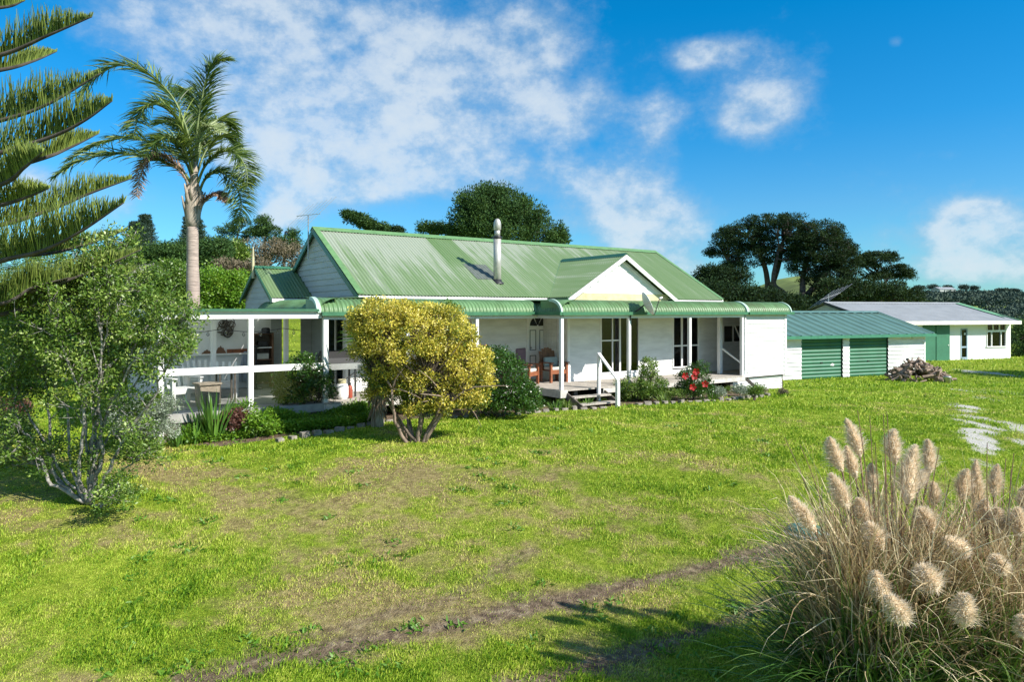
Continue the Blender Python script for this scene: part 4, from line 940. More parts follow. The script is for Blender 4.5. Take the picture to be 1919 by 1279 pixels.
# ---- distant hills
hm, nt, b, out = newmat('hill_pasture'); v = coords(nt, (1,1,1)); n1 = noise(nt, .012, 5, v); n2 = noise(nt, .09, 4, v)
c = ramp(nt, n1, [(.40, (.16,.25,.045)), (.52, (.20,.24,.08)), (.62, (.10,.12,.05))]); c = mix(nt, .35, c, ramp(nt, n2, [(.4, (.06,.09,.03)), (.6, (.22,.28,.07))])); nt.links.new(c, b.inputs['Base Color']); b.inputs['Roughness'].default_value = 1; b.inputs['Specular IOR Level'].default_value = .1
def ridge(prof, Y0, Y1, name, seed, extra=0):
    """prof = skyline as (photo column, photo row) at distance Y1; the near foot lies at Y0"""
    pp = np.array(prof, float); a = np.linspace(pp[0, 0]-500, pp[-1, 0]+500, 240); top = np.interp(a, pp[:, 0], pp[:, 1]); G = []
    for k, ax_ in enumerate(a):
        zt = EYE-(top[k]-HY)/FPX*Y1; row = []
        for s in np.linspace(0, 1.6, 40):
            Y = Y0+(Y1-Y0)*s; X = (ax_-CX)/FPX*(Y1+(Y-Y1)*.7)
            h = math.sin(min(s, 1)*PI/2)**1.5 if s <= 1 else math.cos((s-1)*1.3)
            row.append([X, Y, -8+(zt+8)*h+((fbm(X*.012, Y*.012, seed, 4)-.5)*3)*min(1, s*2)*(1-s*.4)*(1 if s < .9 else .2)])
        G.append(row)
    return tag(grid(name, np.array(G), hm, None, True), kind='structure'), (a, top)
ridge([(1250,560),(1400,545),(1450,526),(1490,519),(1530,528),(1560,548),(1640,560),(1720,558),(1800,556),(1900,562),(1990,566)], 160, 430, 'hills', 5)
ridge([(1690,605),(1800,602),(1880,590),(1925,580),(2000,562),(2100,550)], 90, 190, 'hill', 8)
# ------------------------------------------------------------ plants
def limb(mb, p0, p1, r0, r1, sag=.0, wobble=.05, n=7, sides=6):
    p0 = np.array(p0, float); p1 = np.array(p1, float); L = np.linalg.norm(p1-p0)
    mid = (p0+p1)/2+np.array([0, 0, sag*L])+rng.normal(size=3)*wobble*L
    mb.tube(wob(bez(p0, mid, p1, n), wobble*L*.12), list(np.linspace(r0, r1, n)), sides); return bez(p0, mid, p1, n)
def pblobs(root, lst, Y, depth=1.0):
    """ellipsoids given where the photo shows them, at distance Y (+dy)"""
    out = []
    for b in lst:
        px, py, rx, ry = b[:4]; dy = b[4] if len(b) > 4 else 0; c = P(px, py, Y+dy)-np.array(root); s = (Y+dy)/FPX
        out.append((*c, rx*s, (rx+ry)/2*s*depth, ry*s))
    return out
def bush(name, label, cat, px, py, lst, Y=None, ncl=60, clr=.12, nl=60, size=.05, mat=None, stems=6, bark='bark', sr=.02, depth=1.0, shell=.75, group=None, wr=.5, up=.3, low=-.45, fname='foliage', sname='stem', flat=.85):
    """woody plant: stems from one foot into leaf clusters"""
    base = gp(px, py) if Y is None else np.array([(px-CX)/FPX*Y, Y, float(gz((px-CX)/FPX*Y, Y))])
    Yb = base[1]; t = thing(name, label, cat, base, 0, group); bl = pblobs(base, lst, Yb, depth)
    cs, src = blob_clusters(bl, ncl, shell, low)
    mb = MB(); rs = np.array([0, 0, -.05])
    hubs = []
    for k in range(stems):
        tgt = cs[rng.integers(len(cs))]; d = tgt*np.array([.55, .55, .6]); o = rng.normal(size=3)*np.array([1, 1, 0])*sr*1.8
        limb(mb, rs+o, d, sr*rng.uniform(.8, 1.2), sr*.6, .05, .08); hubs.append(d)
    hubs = np.array(hubs)
    for c in cs:
        h = hubs[np.argmin(np.linalg.norm(hubs-c, axis=1))]
        if rng.random() < .8: limb(mb, h, c, sr*.45, sr*.12, .02, .08, 5, 4)
    mb.build(sname, M[bark], t, smooth=True)
    foliage(fname, mat, t, cs, clr*rng.uniform(.7, 1.3, len(cs)), nl, size, wr, up, flat)
    return t, base, cs
L_yel = leafmat('variegated_leaf', [(0, (.06,.11,.012)), (.22, (.16,.22,.03)), (.40, (.50,.45,.05)), (.74, (.77,.65,.11)), (1, (.87,.79,.38))], .45, .25, (.6,.5,.05))
L_dark = leafmat('dark_glossy_leaf', [(0, (.015,.05,.008)), (.6, (.04,.11,.015)), (1, (.10,.19,.03))], .3, .15)
L_mid = leafmat('mid_green_leaf', [(0, (.03,.08,.01)), (.5, (.09,.18,.02)), (1, (.20,.30,.05))], .4, .25)
L_bright = leafmat('bright_green_leaf', [(0, (.06,.16,.01)), (.5, (.14,.30,.02)), (1, (.28,.42,.04))], .45, .35)
L_olive = leafmat('olive_leaf', [(0, (.035,.08,.012)), (.5, (.11,.20,.028)), (.8, (.29,.39,.08)), (1, (.50,.56,.28))], .42, .22, spec=.35)
L_silver = leafmat('silver_leaf', [(0, (.08,.12,.06)), (.55, (.20,.26,.16)), (1, (.60,.64,.58))], .6, .2, (.4,.45,.35))
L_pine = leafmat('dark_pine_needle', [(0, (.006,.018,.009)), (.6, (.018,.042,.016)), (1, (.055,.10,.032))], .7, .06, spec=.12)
L_pine2 = leafmat('green_pine_needle', [(0, (.018,.045,.016)), (.6, (.045,.10,.028)), (1, (.11,.19,.045))], .7, .1, spec=.15)
L_blue = leafmat('blue_green_needle', [(0, (.012,.035,.022)), (1, (.04,.085,.05))], .6, .1)
L_scrub = leafmat('brown_scrub', [(0, (.06,.055,.03)), (.5, (.15,.12,.075)), (1, (.22,.19,.12))], .8, .1)
L_red = leafmat('red_leaf', [(0, (.06,.02,.018)), (.6,(.12,.05,.04)), (1, (.22,.12,.08))], .5, .2, (.4,.1,.05))
L_flax = leafmat('strap_leaf', [(0, (.03,.10,.02)), (1, (.16,.32,.05))], .35, .2)
L_flower = leafmat('red_petal', [(0, (.45,.01,.01)), (1, (.80,.06,.03))], .5, .2, (.8,.1,.05))
L_pink = leafmat('pink_petal', [(0, (.45,.05,.10)), (1, (.70,.20,.28))], .5, .2, (.8,.1,.3))
# -- yellow variegated shrub
yb = [(770,640,92,72), (720,605,62,46), (825,625,70,52), (868,690,52,48), (885,720,36,26), (700,655,42,34), (800,715,62,42), (745,695,60,40), (840,750,42,38), (690,615,38,28), (800,765,44,26), (885,748,26,20), (720,735,36,26)]
t, yb0, cs = bush('variegated_shrub', 'rounded yellow-leaved variegated shrub with many bare stems on the lawn before the house', 'shrub', 780, 828, yb, ncl=760, clr=.155, nl=95, size=.052, mat=L_yel, stems=3, sr=.03, depth=.95, shell=.84, low=-.4, flat=.85)
n = 46; hx = rng.uniform(690, 860, n); V, F, ow = strands(np.array([P(x, 590+.0022*(x-745)**2, yb0[1]+rng.uniform(-.5, .4))-yb0 for x in hx]), np.stack([rng.normal(size=n)*.3, rng.normal(size=n)*.3, np.ones(n)], 1), .24*rng.uniform(.5, 1.2, n), .03, .1, 4, 2); fast('long_shoots', V, F, L_yel, t, rnd=rng.random(n)[ow]*.6)
mb = MB()
for px, py, bx_ in ((735,730,768),(715,720,770),(762,735,775),(790,740,782),(830,745,790),(850,730,793),(870,735,795),(800,700,784),(745,700,772)):
    b0 = P(bx_, 826, yb0[1])-yb0+np.array([0, rng.uniform(-.15, .15), -.1]); p1 = P(px, py, yb0[1]+rng.uniform(-.5, .5))-yb0; L = limb(mb, b0, p1, .045, .024, -.02, .09, 9, 8)
    for k in range(5): q = p1+rng.normal(size=3)*.45+np.array([0,0,.35]); limb(mb, p1, q, .022, .006, .02, .1, 5, 5)
foliage('inner_leaves', L_mid, t, blob_clusters(pblobs(yb0, [(700,700,34,40),(745,725,50,40),(800,745,40,40),(880,740,34,26),(720,660,50,40)], yb0[1], .8), 170, .3, -.9)[0], .14, 60, .045, .5, .3)
mb.build('stem', simple('pale_brown_stem', (.27,.20,.15), .9, var=.3, scale=12, bumps=.5), t, smooth=True)
# -- lichen tree in the left foreground
lt = gp(162, 948); tr = thing('lichen_tree', 'open multi-stemmed tree with lichen-grey bark and small olive leaves at the left of the lawn', 'tree', lt, 0, None)
def rp3(px, py, dy=0): return P(px, py, lt[1]+dy)-lt
stems = [[(166,944),(160,800),(150,650),(120,520)], [(170,944),(200,820),(270,690),(300,600)], [(168,944),(176,780),(200,600),(200,500)], [(160,944),(100,860),(40,760),(-20,700)], [(165,945),(190,860),(185,760),(188,640),(175,480)], [(168,945),(180,850),(215,740),(260,640),(300,560)], [(160,942),(110,905),(95,820),(85,700),(60,600)], [(158,942),(95,905),(70,850),(30,780),(20,690)], [(150,935),(85,880),(60,870),(0,845)], [(172,940),(200,890),(240,810),(290,740),(335,640)],
         [(170,944),(178,800),(165,700),(140,560),(120,490)], [(164,944),(150,880),(155,760),(110,640),(90,540)], [(174,944),(205,905),(245,870),(262,855)], [(168,940),(172,820),(205,660),(230,520),(215,460)], [(172,940),(185,830),(240,700),(320,620),(345,590)], [(160,942),(130,860),(125,760),(60,680),(10,620)], [(170,950),(200,945),(212,930)]]
mb = MB(); ends = []
for i, s in enumerate(stems):
    dy = rng.uniform(-.9, .9); k = len(s); pts = np.array([rp3(x, y, dy*j/(k-1)) for j, (x, y) in enumerate(s)]); path = wob(cpath(pts, 22), .018)
    r0 = .034 if 4 <= i < 13 else .024
    if i in (8, 12, 16): r0 = .022
    mb.tube(list(path), list(np.linspace(r0, .010, 22)), 8)
    nb = 16 if r0 > .03 else 7
    for q in range(nb):
        j = int(rng.uniform(9, 21)) if r0 > .03 else int(rng.uniform(14, 21)); o = path[j]; d = norm(rng.normal(size=3)*np.array([1, 1, .5])+np.array([0, 0, .55])+.5*norm(path[min(j+3,21)]-path[j])); L = rng.uniform(.22, .62)*(1.1-.02*j)
        e = o+d*L; limb(mb, o, e, .013, .005, .03, .1, 6, 5); ends.append(e)
        for w in range(3):
            e2 = o+d*L*rng.uniform(.4, 1)+norm(rng.normal(size=3)+np.array([0,0,.5]))*rng.uniform(.12, .3); limb(mb, o+d*L*.5, e2, .006, .003, 0, .08, 4, 4); ends.append(e2)
    ends.append(path[-1])
mb.build('trunk', M['lichen'], tr, smooth=True)
ends = np.array(ends)
# more twig ends so that the crown fills out as in the photo
ex, _ = blob_clusters(pblobs(lt, [(185,500,75,65), (120,570,105,85), (250,560,85,80), (60,640,80,80), (165,650,120,90), (290,620,65,75), (60,560,60,50), (215,450,38,32), (20,720,40,50)], lt[1], 1.0), 330, .4, -.9)
mb = MB()
for e in ex: q = ends[np.argmin(np.linalg.norm(ends-e, axis=1))]; limb(mb, q, e, .006, .003, 0, .08, 4, 4)
tag(mb.build('twigs', M['lichen'], tr, smooth=True), kind='stuff')
allc = np.vstack([ends, ex, np.array([rp3(x, y, rng.uniform(-.3, .3)) for x, y in ((150,870),(165,860),(140,850),(180,850),(160,880),(225,860),(245,858),(258,852),(120,830),(150,830),(175,870),(215,930),(210,925),(130,870))*2])])
foliage('crown', L_olive, tr, allc, .145*rng.uniform(.6, 1.35, len(allc)), 50, .056, .46, .5)
# -- camellia and other bushes along the house
bush('camellia_bush', 'rounded dark glossy camellia bush in front of the patio shelter', 'bush', 572, 793, [(570,712,50,42), (555,735,40,32), (590,740,35,30), (572,690,30,22)], ncl=150, clr=.14, nl=70, size=.06, mat=L_dark, shell=.8)
bush('evergreen_bush', 'large dark green bush between the yellow shrub and the front steps', 'bush', 940, 784, [(935,715,58,48), (905,690,32,36), (955,745,56,34), (930,675,32,24), (985,745,28,28), (900,740,30,30)], ncl=330, clr=.15, nl=80, size=.055, mat=L_dark, shell=.85, low=-.8)
t, b, _ = bush('tall_shrub', 'upright green shrub whose top shows above the yellow shrub', 'shrub', 830, 772, [(835,600,28,36), (850,640,26,50), (815,620,20,40)], ncl=110, clr=.14, nl=60, size=.055, mat=L_mid, shell=.6)
t, b, _ = bush('pink_rose', 'rose bush with a few pink blooms behind the dark green bush', 'bush', 905, 776, [(908,670,18,22)], ncl=30, clr=.10, nl=40, size=.05, mat=L_mid, shell=.3)
fl = np.array([P(x, y, b[1]-.1)-b for x, y in ((900,648),(906,652),(912,649),(918,656),(904,660),(897,655))]); foliage('blossom', L_pink, t, fl, .035, 24, .03, .9, .2)
t, b, _ = bush('abelia_bush', 'pale green arching bush right of the front steps', 'bush', 1195, 752, [(1190,728,38,22), (1220,725,28,26), (1212,690,20,20), (1165,735,18,16)], ncl=170, clr=.11, nl=60, size=.05, mat=L_olive, shell=.7, low=-.8)
foliage('bright_shoots', L_bright, t, blob_clusters(pblobs(b, [(1195,735,42,16)], b[1]), 40, .8, -.2)[0], .10, 50, .055, .3, .6)
t, b, _ = bush('hibiscus_bush', 'dark leaved bush with large red blooms below the deck', 'bush', 1300, 750, [(1300,712,32,26), (1290,730,26,18), (1320,735,18,14), (1312,690,16,14)], ncl=110, clr=.10, nl=50, size=.055, mat=L_dark, shell=.7, low=-.8)
for x, y in ((1284,705), (1304,697), (1301,706), (1298,726), (1321,720)):
    c = P(x, y, b[1]-.45)-b; mb = MB()
    for k in range(5):
        a = 2*PI*k/5+x; mb.prism([tuple(c), tuple(c+np.array([.09*math.cos(a-.5), -.03, .09*math.sin(a-.5)])), tuple(c+np.array([.11*math.cos(a), -.04, .11*math.sin(a)])), tuple(c+np.array([.09*math.cos(a+.5), -.03, .09*math.sin(a+.5)]))], (0, .006, 0))
    mb.build('blossom', L_flower, t)
# silver shrub by the patio
bush('silver_shrub', 'silver-leaved loose shrub beside the patio corner', 'shrub', 280, 845, [(265,790,52,36), (298,775,34,38), (300,805,34,24), (235,775,25,30)], ncl=260, clr=.13, nl=60, size=.04, mat=L_silver, shell=.6, low=-.7)
bush('low_laurel', 'small bright green bush between the silver shrub and the lichen tree', 'bush', 225, 830, [(222,800,16,24)], ncl=30, clr=.12, nl=40, size=.07, mat=L_bright, shell=.4)
def straps(name, label, cat, px, py, n, L, w, mat, spread=.5, droop=.8, Y=None, rad=.06, group=None, lean=(0,0), part='leaves'):
    base = gp(px, py) if Y is None else P(px, py, Y); t = thing(name, label, cat, base, 0, group); a = rng.uniform(0, 2*PI, n); r = rad*rng.random(n)
    B = np.stack([np.cos(a)*r, np.sin(a)*r, 0*a], 1); s = rng.uniform(.1, spread, n); D = np.stack([np.cos(a)*s+lean[0], np.sin(a)*s+lean[1], np.ones(n)], 1)
    V, F, ow = strands(B, D, L*rng.uniform(.55, 1.1, n), w, droop, 7, 2, np.stack([-np.sin(a), np.cos(a), 0*a], 1)+rng.normal(size=(n, 3))*.3)
    fast(part, V, F, mat, t, rnd=rng.random(n)[ow]); return t
straps('flax_plant', 'upright green sword-leaved iris clump left of the burgundy plant', 'plant', 400, 826, 90, 1.0, .055, L_flax, .55, .4, rad=.2)
straps('flax_plant', 'smaller iris clump with yellowing leaf bases near the white post', 'plant', 362, 832, 34, .6, .04, L_flax, .5, .4, rad=.15)
straps('iris_clump', 'low green strap-leaved clump at the edge of the silver shrub', 'plant', 332, 838, 34, .45, .035, L_flax, .7, .7, rad=.12)
bush('burgundy_plant', 'burgundy-leaved low plant between the irises and the fern', 'plant', 432, 824, [(430,792,26,18), (445,782,18,14)], ncl=60, clr=.10, nl=34, size=.07, mat=L_red, shell=.3)
bush('yellow_fern', 'yellow-green feathery fern in front of the patio post', 'fern', 480, 820, [(478,792,28,18), (460,768,16,12), (500,800,20,12)], ncl=60, clr=.13, nl=34, size=.09, mat=L_bright, shell=.6, wr=.3)
for k, (x, y, l) in enumerate(((1000,772,'strappy pale green clump on the bed edge beside the dark green bush'), (1040,770,'strappy clump on the bed edge left of the front steps'), (1062,768,'narrow-leaved clump at the left stringer of the front steps'), (1100,764,'grassy tuft under the open front steps'), (1245,756,'grassy edge clump between the abelia and the hibiscus'), (1335,750,'narrow-leaved clump right of the hibiscus'), (1420,744,'grey-green tuft by the slatted skirting'))):
    straps('edging_plant', l, 'plant', x, y, 90, .34, .022, L_flax if k % 2 else L_olive, 1.1, 1.2, rad=.16, group='strappy plants along the front bed')
for k, (x, y, rx, l) in enumerate(((1265,752,20,'low grey-green lavender mound between the abelia and the hibiscus'), (1345,748,16,'low lavender mound between hibiscus and the dark timber pile'), (1388,744,14,'small lavender mound below the white box wall'))):
    bush('lavender', l, 'plant', x, y, [(x, y-12, rx, 11)], ncl=45, clr=.08, nl=45, size=.035, mat=L_silver if k else L_olive, shell=.6, stems=3, sr=.01, group='low mounds along the front bed')
bush('small_shrub', 'leafy sapling on the bed at the right corner of the deck', 'shrub', 1412, 752, [(1415,735,14,12)], ncl=24, clr=.09, nl=30, size=.06, mat=L_mid, shell=.3)
bush('dark_tuft', 'dark twiggy tuft at the right end of the slatted skirting', 'plant', 1467, 742, [(1467,735,9,7)], ncl=20, clr=.07, nl=40, size=.04, mat=L_scrub, shell=.3)
# bright leafy ground cover under the camellia
cs = []
while len(cs) < 2600:
    x = random.uniform(345, 705); y = random.uniform(770, 836); lim = 838-(x-350)*.11
    if y > lim-3: continue
    p = gp(x, y)
    if inpoly(p[0], p[1], hq[0]): continue
    p[2] += .03+(.42 if x > 500 else .22)*random.random()**.5*fbm(p[0]*1.3, p[1]*1.3, 33, 3)*(1 if y < lim-8 else .5)*1.5; cs.append(p)
o = foliage('ground_cover', L_bright, None, np.array(cs), .10, 26, .05, .7, .5); tag(o, 'bright green leafy ground cover in the bed under the camellia', 'ground cover', kind='stuff')
cs = []
while len(cs) < 1000:
    x = random.uniform(720, 1450); lim = 783-(x-700)*.056; y = random.uniform(lim-26, lim-2)
    if fbm(x*.02, y*.02, 44, 2) < .36: continue
    p = gp(x, y); p[2] += random.uniform(.02, .16); cs.append(p)
o = foliage('bed_weeds', L_mid, None, np.array(cs), .09, 22, .045, .5, .5); tag(o, 'low weeds and seedlings between the plants of the front bed', 'weeds', kind='stuff')
# edging stones
k = 0; prev = None
for seg in ([(500,833),(560,822),(640,808),(705,796),(735,790)], [(830,785),(900,782),(985,776),(1060,770),(1130,766)], [(1180,762),(1260,757),(1350,752),(1440,744)]):
    w = np.array([gp(*p) for p in seg]); pa = cpath(w, 200); d = 0
    for i in range(1, 200):
        d += np.linalg.norm(pa[i]-pa[i-1])
        if d > .27:
            d = 0; m = MB(); a, b_, c_ = rng.uniform(.07, .12), rng.uniform(.05, .08), rng.uniform(.05, .12)
            pts = [(-a, -b_), (a*.8, -b_), (a, b_*.7), (-a*.8, b_)]
            m.add([(x*1.05, y*1.05, -.05) for x, y in pts]+[(x, y, c_*rng.uniform(.8, 1.1)) for x, y in pts], [(0,3,2,1),(4,5,6,7),(0,1,5,4),(1,2,6,5),(2,3,7,6),(3,0,4,7)])
            q = pa[i]; o = m.build('edging_stone', M['stone'], None, bevel=.015); o.location = (q[0], q[1], float(gz(q[0], q[1]))); o.rotation_euler.z = rng.uniform(-.4, .4)+ROT; tag(o, 'rough grey edging stone in the kerb of the garden bed', 'stone', 'stones edging the garden bed')
# cabbage tree behind the yellow shrub
cb = gp(707, 800); t = thing('cabbage_tree', 'short cabbage tree with shaggy trunk and drooping sword leaves behind the yellow shrub', 'tree', cb)
m = MB(); tp = P(690, 640, cb[1])-cb; m.tube(wob(bez((0,0,-.1), (.05,0,1), tp, 10), .01), list(np.linspace(.15, .09, 10)), 10); m.build('trunk', M['palmsheath'], t, True)
n = 90; a = rng.uniform(0, 2*PI, n); D = np.stack([np.cos(a), np.sin(a), rng.uniform(-.6, .9, n)], 1); V, F, ow = strands(np.tile(tp, (n, 1)), D, .75*rng.uniform(.7, 1.1, n), .05, 1.0, 6, 2); fast('crown', V, F, L_flax, t, rnd=rng.random(n)[ow])
n = 220; zz_ = rng.uniform(.35, 1.25, n); a = rng.uniform(0, 2*PI, n); B = np.stack([np.cos(a)*.11, np.sin(a)*.11, zz_], 1); D = np.stack([np.cos(a)*.5, np.sin(a)*.5, -1+0*a], 1); V, F, ow = strands(B, D, .3, .035, .6, 4, 2); fast('dead_leaf_skirt', V, F, leafmat('dead_leaf', [(0, (.16,.10,.06)), (1, (.42,.31,.22))], .8, .1), t, rnd=rng.random(n)[ow])
# ------------------------------------------------------------ palm
Yp = 22.0; pb = np.array([(362-CX)/FPX*Yp, Yp, float(gz((362-CX)/FPX*Yp, Yp))]); pt = thing('palm_tree', 'tall wind-bent feather palm with ringed trunk behind the patio shelter', 'palm', pb)
def pp(px, py, dy=0): return P(px, py, Yp+dy)-pb
m = MB(); path = cpath([(0,0,-.1), pp(362,575)*np.array([1,1,1]), pp(361,500), pp(361,425)], 40); m.tube(list(path), [.215-.05*s+.006*math.sin(s*260) for s in np.linspace(0, 1, 40)], 16); m.build('trunk', M['palmtrunk'], pt, True)
m = MB(); m.tube([pp(361,427), pp(361,415), pp(361,395), pp(362,372), pp(364,345), pp(364,310), pp(365,285)], [.165,.21,.25,.22,.14,.09,.05], 16)
for k in range(14):
    a = rng.uniform(0, 2*PI); z = rng.uniform(375, 408); c = pp(361, z); s = np.array([math.cos(a), math.sin(a), 0])
    m.tube([c+s*.17, c+s*.24+np.array([0,0,.25]), c+s*.29+np.array([0,0,.55])+rng.normal(size=3)*.04], [.06,.05,.02], 6)
m.build('crownshaft', M['palmsheath'], pt, True)
M['garden'] = simple('green_rachis', (.13,.18,.05), .5)
L_palm = leafmat('palm_leaflet', [(0, (.018,.05,.012)), (.6, (.06,.12,.022)), (1, (.27,.34,.07))], .5, .3, (.3,.4,.05))
L_pdead = leafmat('dead_palm_leaflet', [(0, (.16,.09,.05)), (1, (.42,.30,.22))], .8, .2, (.4,.25,.15))
L_pale = leafmat('pale_new_leaflet', [(0, (.25,.32,.12)), (1, (.55,.60,.35))], .6, .3)
fr = [([(364,320),(352,250),(325,185),(280,140),(225,122),(180,145),(148,182)], -.6, 1.4, 0), ([(366,310),(370,240),(378,190),(386,150),(400,118),(425,112)], .3, 1.3, 0), ([(362,340),(345,300),(305,275),(240,258),(180,272),(130,300)], .6, 1.1, 0), ([(362,350),(340,320),(290,298),(220,288),(150,302),(104,330)], -.9, 1.2, 0),
      ([(362,375),(345,330),(318,300),(290,292),(268,315),(255,368)], -1.0, .8, 1), ([(368,350),(385,310),(415,285),(445,290),(462,320),(463,350)], -.5, 1.1, 0), ([(370,370),(385,335),(412,322),(440,345),(452,385),(440,430)], -.3, 1.0, 0), ([(363,320),(352,265),(325,215),(290,195),(262,215),(250,255)], -1.7, 1.2, 0),
      ([(364,310),(372,265),(385,240),(402,238),(414,248)], -.6, .6, 2), ([(367,330),(385,285),(410,258),(435,265),(450,300)], 1.3, 1.1, 0), ([(372,395),(388,372),(408,365),(425,378)], -.4, .55, 1), ([(362,330),(350,290),(330,262),(300,262),(275,290)], -2.0, 1.0, 0), ([(366,315),(376,250),(372,200),(352,170),(335,180)], 1.5, 1.1, 0), ([(364,325),(355,262),(330,228),(298,232)], 1.6, 1.1, 0), ([(366,318),(380,268),(404,226),(428,232),(440,262)], 1.8, 1.0, 0)]
for pts, dy, LL, dead in fr:
    k = len(pts); w = np.array([pp(x, y, dy*(j/(k-1))**.8) for j, (x, y) in enumerate(pts)]); path = cpath(w, 40); m = MB(); m.tube(list(path), list(np.linspace(.045, .010, 40)), 6)
    o = m.build('frond', M['palmsheath'] if dead == 1 else M['garden'], pt, True)
    n = 190; tt = np.concatenate([np.linspace(.16, 1, n), np.linspace(.16, 1, n)]); ii = np.clip(tt*39, 0, 38.999); i0 = ii.astype(int); f = (ii-i0)[:, None]; B = path[i0]*(1-f)+path[i0+1]*f; T = norm(path[i0+1]-path[i0]); sgn = np.repeat([-1, 1], n)[:, None]
    up_ = np.tile([0, 0, 1.0], (2*n, 1)); sd = norm(np.cross(T, up_+np.array([0, -.35, 0])))
    D = sd*sgn*1.0+T*.75+up_*.25+rng.normal(size=(2*n, 3))*.22; ln = LL*.9*(.28+.72*np.sin(np.clip(tt*1.02, 0, 1)*PI*.86+.2))*.80*rng.uniform(.75, 1.15, 2*n)
    V, F, ow = strands(B, D, ln, .034, 1.05 if dead != 2 else .3, 6, 2); fast('leaflets', V, F, [L_palm, L_pdead, L_pale][dead], o, rnd=rng.random(2*n)[ow]) 
# ------------------------------------------------------------ norfolk pine (trunk just out of frame)
Yn = 10.4; nb = np.array([(-330-CX)/FPX*Yn, Yn, 0.]); nb[2] = float(gz(nb[0], nb[1])); npn = thing('norfolk_pine', 'tall norfolk pine reaching long green upswept branches in from the left', 'tree', nb)
m = MB(); m.tube([(0,0,-.2), (.02,.02,4), (0,0,9), (.02,0,14)], [.30,.24,.15,.03], 14); m.build('trunk', M['darkbark'], npn, True)
L_nor = leafmat('norfolk_shoot', [(0, (.045,.085,.018)), (.5, (.12,.18,.03)), (1, (.30,.37,.07))], .6, .12)
br = [([(-330,-40),(-150,20),(0,14),(46,1)], .3, .22, 22), ([(-330,130),(-150,130),(0,103),(90,66),(172,31)], -.5, .42, 60), ([(-330,150),(-150,150),(0,131),(60,115),(106,96)], .9, .28, 40), ([(-330,280),(-150,260),(0,226),(90,195),(188,137)], -.3, .50, 80), ([(-330,340),(-150,330),(0,287),(100,255),(160,225),(210,189)], -.6, .50, 90), ([(-330,370),(-100,345),(70,300),(130,277),(185,250)], .8, .34, 40),
      ([(-330,400),(-150,390),(0,347),(45,315),(80,285)], -1.2, .40, 20), ([(-330,450),(-120,440),(0,422),(90,395),(170,362),(245,335)], .1, .40, 80), ([(-330,430),(-120,410),(0,385),(50,370),(92,353)], -.6, .30, 30), ([(-330,540),(-150,535),(0,490),(80,470),(150,435),(232,380)], -1.2, .60, 130), ([(-330,480),(-100,475),(60,478),(150,462),(238,431)], 1.2, .30, 20), ([(-330,610),(-100,580),(60,545),(170,510),(264,468)], .6, .34, 60), ([(-330,620),(-150,600),(0,590),(100,560),(200,530),(255,505)], 1.0, .45, 40), ([(-330,560),(-150,580),(0,570),(60,540),(130,520)], .3, .45, 40)]
for pts, dy, BL, _ in br:
    k = len(pts); w = np.array([P(x, y, Yn+dy*(j/(k-1)))-nb for j, (x, y) in enumerate(pts)]); n = 60; path = cpath(w, n); m = MB(); m.tube(list(path), list(np.linspace(.055, .008, n)), 8); o = m.build('branch', M['darkbark'], npn, True)
    s = np.linspace(.15, 1, 520); s = s[rng.random(520) > .08]; ii = np.clip(s*(n-1), 0, n-1.001); i0 = ii.astype(int); f = (ii-i0)[:, None]; B = path[i0]*(1-f)+path[i0+1]*f; T = norm(path[i0+1]-path[i0])
    kx = len(s); sd = norm(np.cross(T, [0, 0, 1.0]))*np.where(np.arange(kx) % 2, 1, -1)[:, None]; tip = np.clip((1-s)*3.2, .10, 1)**.75
    D = sd*rng.uniform(.05, .5, (kx, 1))+T*.28+np.array([0, 0, 1.0])+rng.normal(size=(kx, 3))*.07; ln = BL*tip*rng.uniform(.72, 1.12, kx)
    V, F, ow = strands(B, D, ln*1.12, .0155, -.3, 6, 3, curl=.05); fast('shoots', V, F, L_nor, o, rnd=np.clip(rng.random(kx)*.75+(.25 if BL < .42 else .1), 0, 1)[ow], smooth=True)
# ------------------------------------------------------------ pampas grass
PC = [(np.array([(1655-CX)/FPX*6.3, 6.3, 0.]), 'feathery cream plumed pampas grass clump in the right foreground'), (np.array([(1890-CX)/FPX*6.1, 6.1, 0.]), 'second pampas grass clump at the right picture edge with browner plumes')]
L_pg = leafmat('pampas_green', [(0, (.02,.07,.012)), (.5, (.07,.17,.03)), (1, (.22,.32,.08))], .4, .2)
L_pd = leafmat('pampas_dry', [(0, (.20,.12,.06)), (.5, (.56,.43,.24)), (1, (.82,.72,.48))], .7, .25, (.5,.38,.2))
L_pl = leafmat('plume_hair', [(0, (.60,.47,.32)), (.5, (.85,.74,.57)), (1, (.95,.90,.79))], .8, .5, (.8,.65,.45)); M['plumecore'] = simple('plume_down', (.84,.73,.56), 1, col2=(.60,.46,.31), scale=14, vscale=(1,1,.35), bumps=.9, spec=.1); M['stalk'] = simple('reddish_stalk', (.22,.13,.08), .6, var=.3); M['gstalk'] = simple('green_stalk', (.28,.34,.08), .5, var=.2)
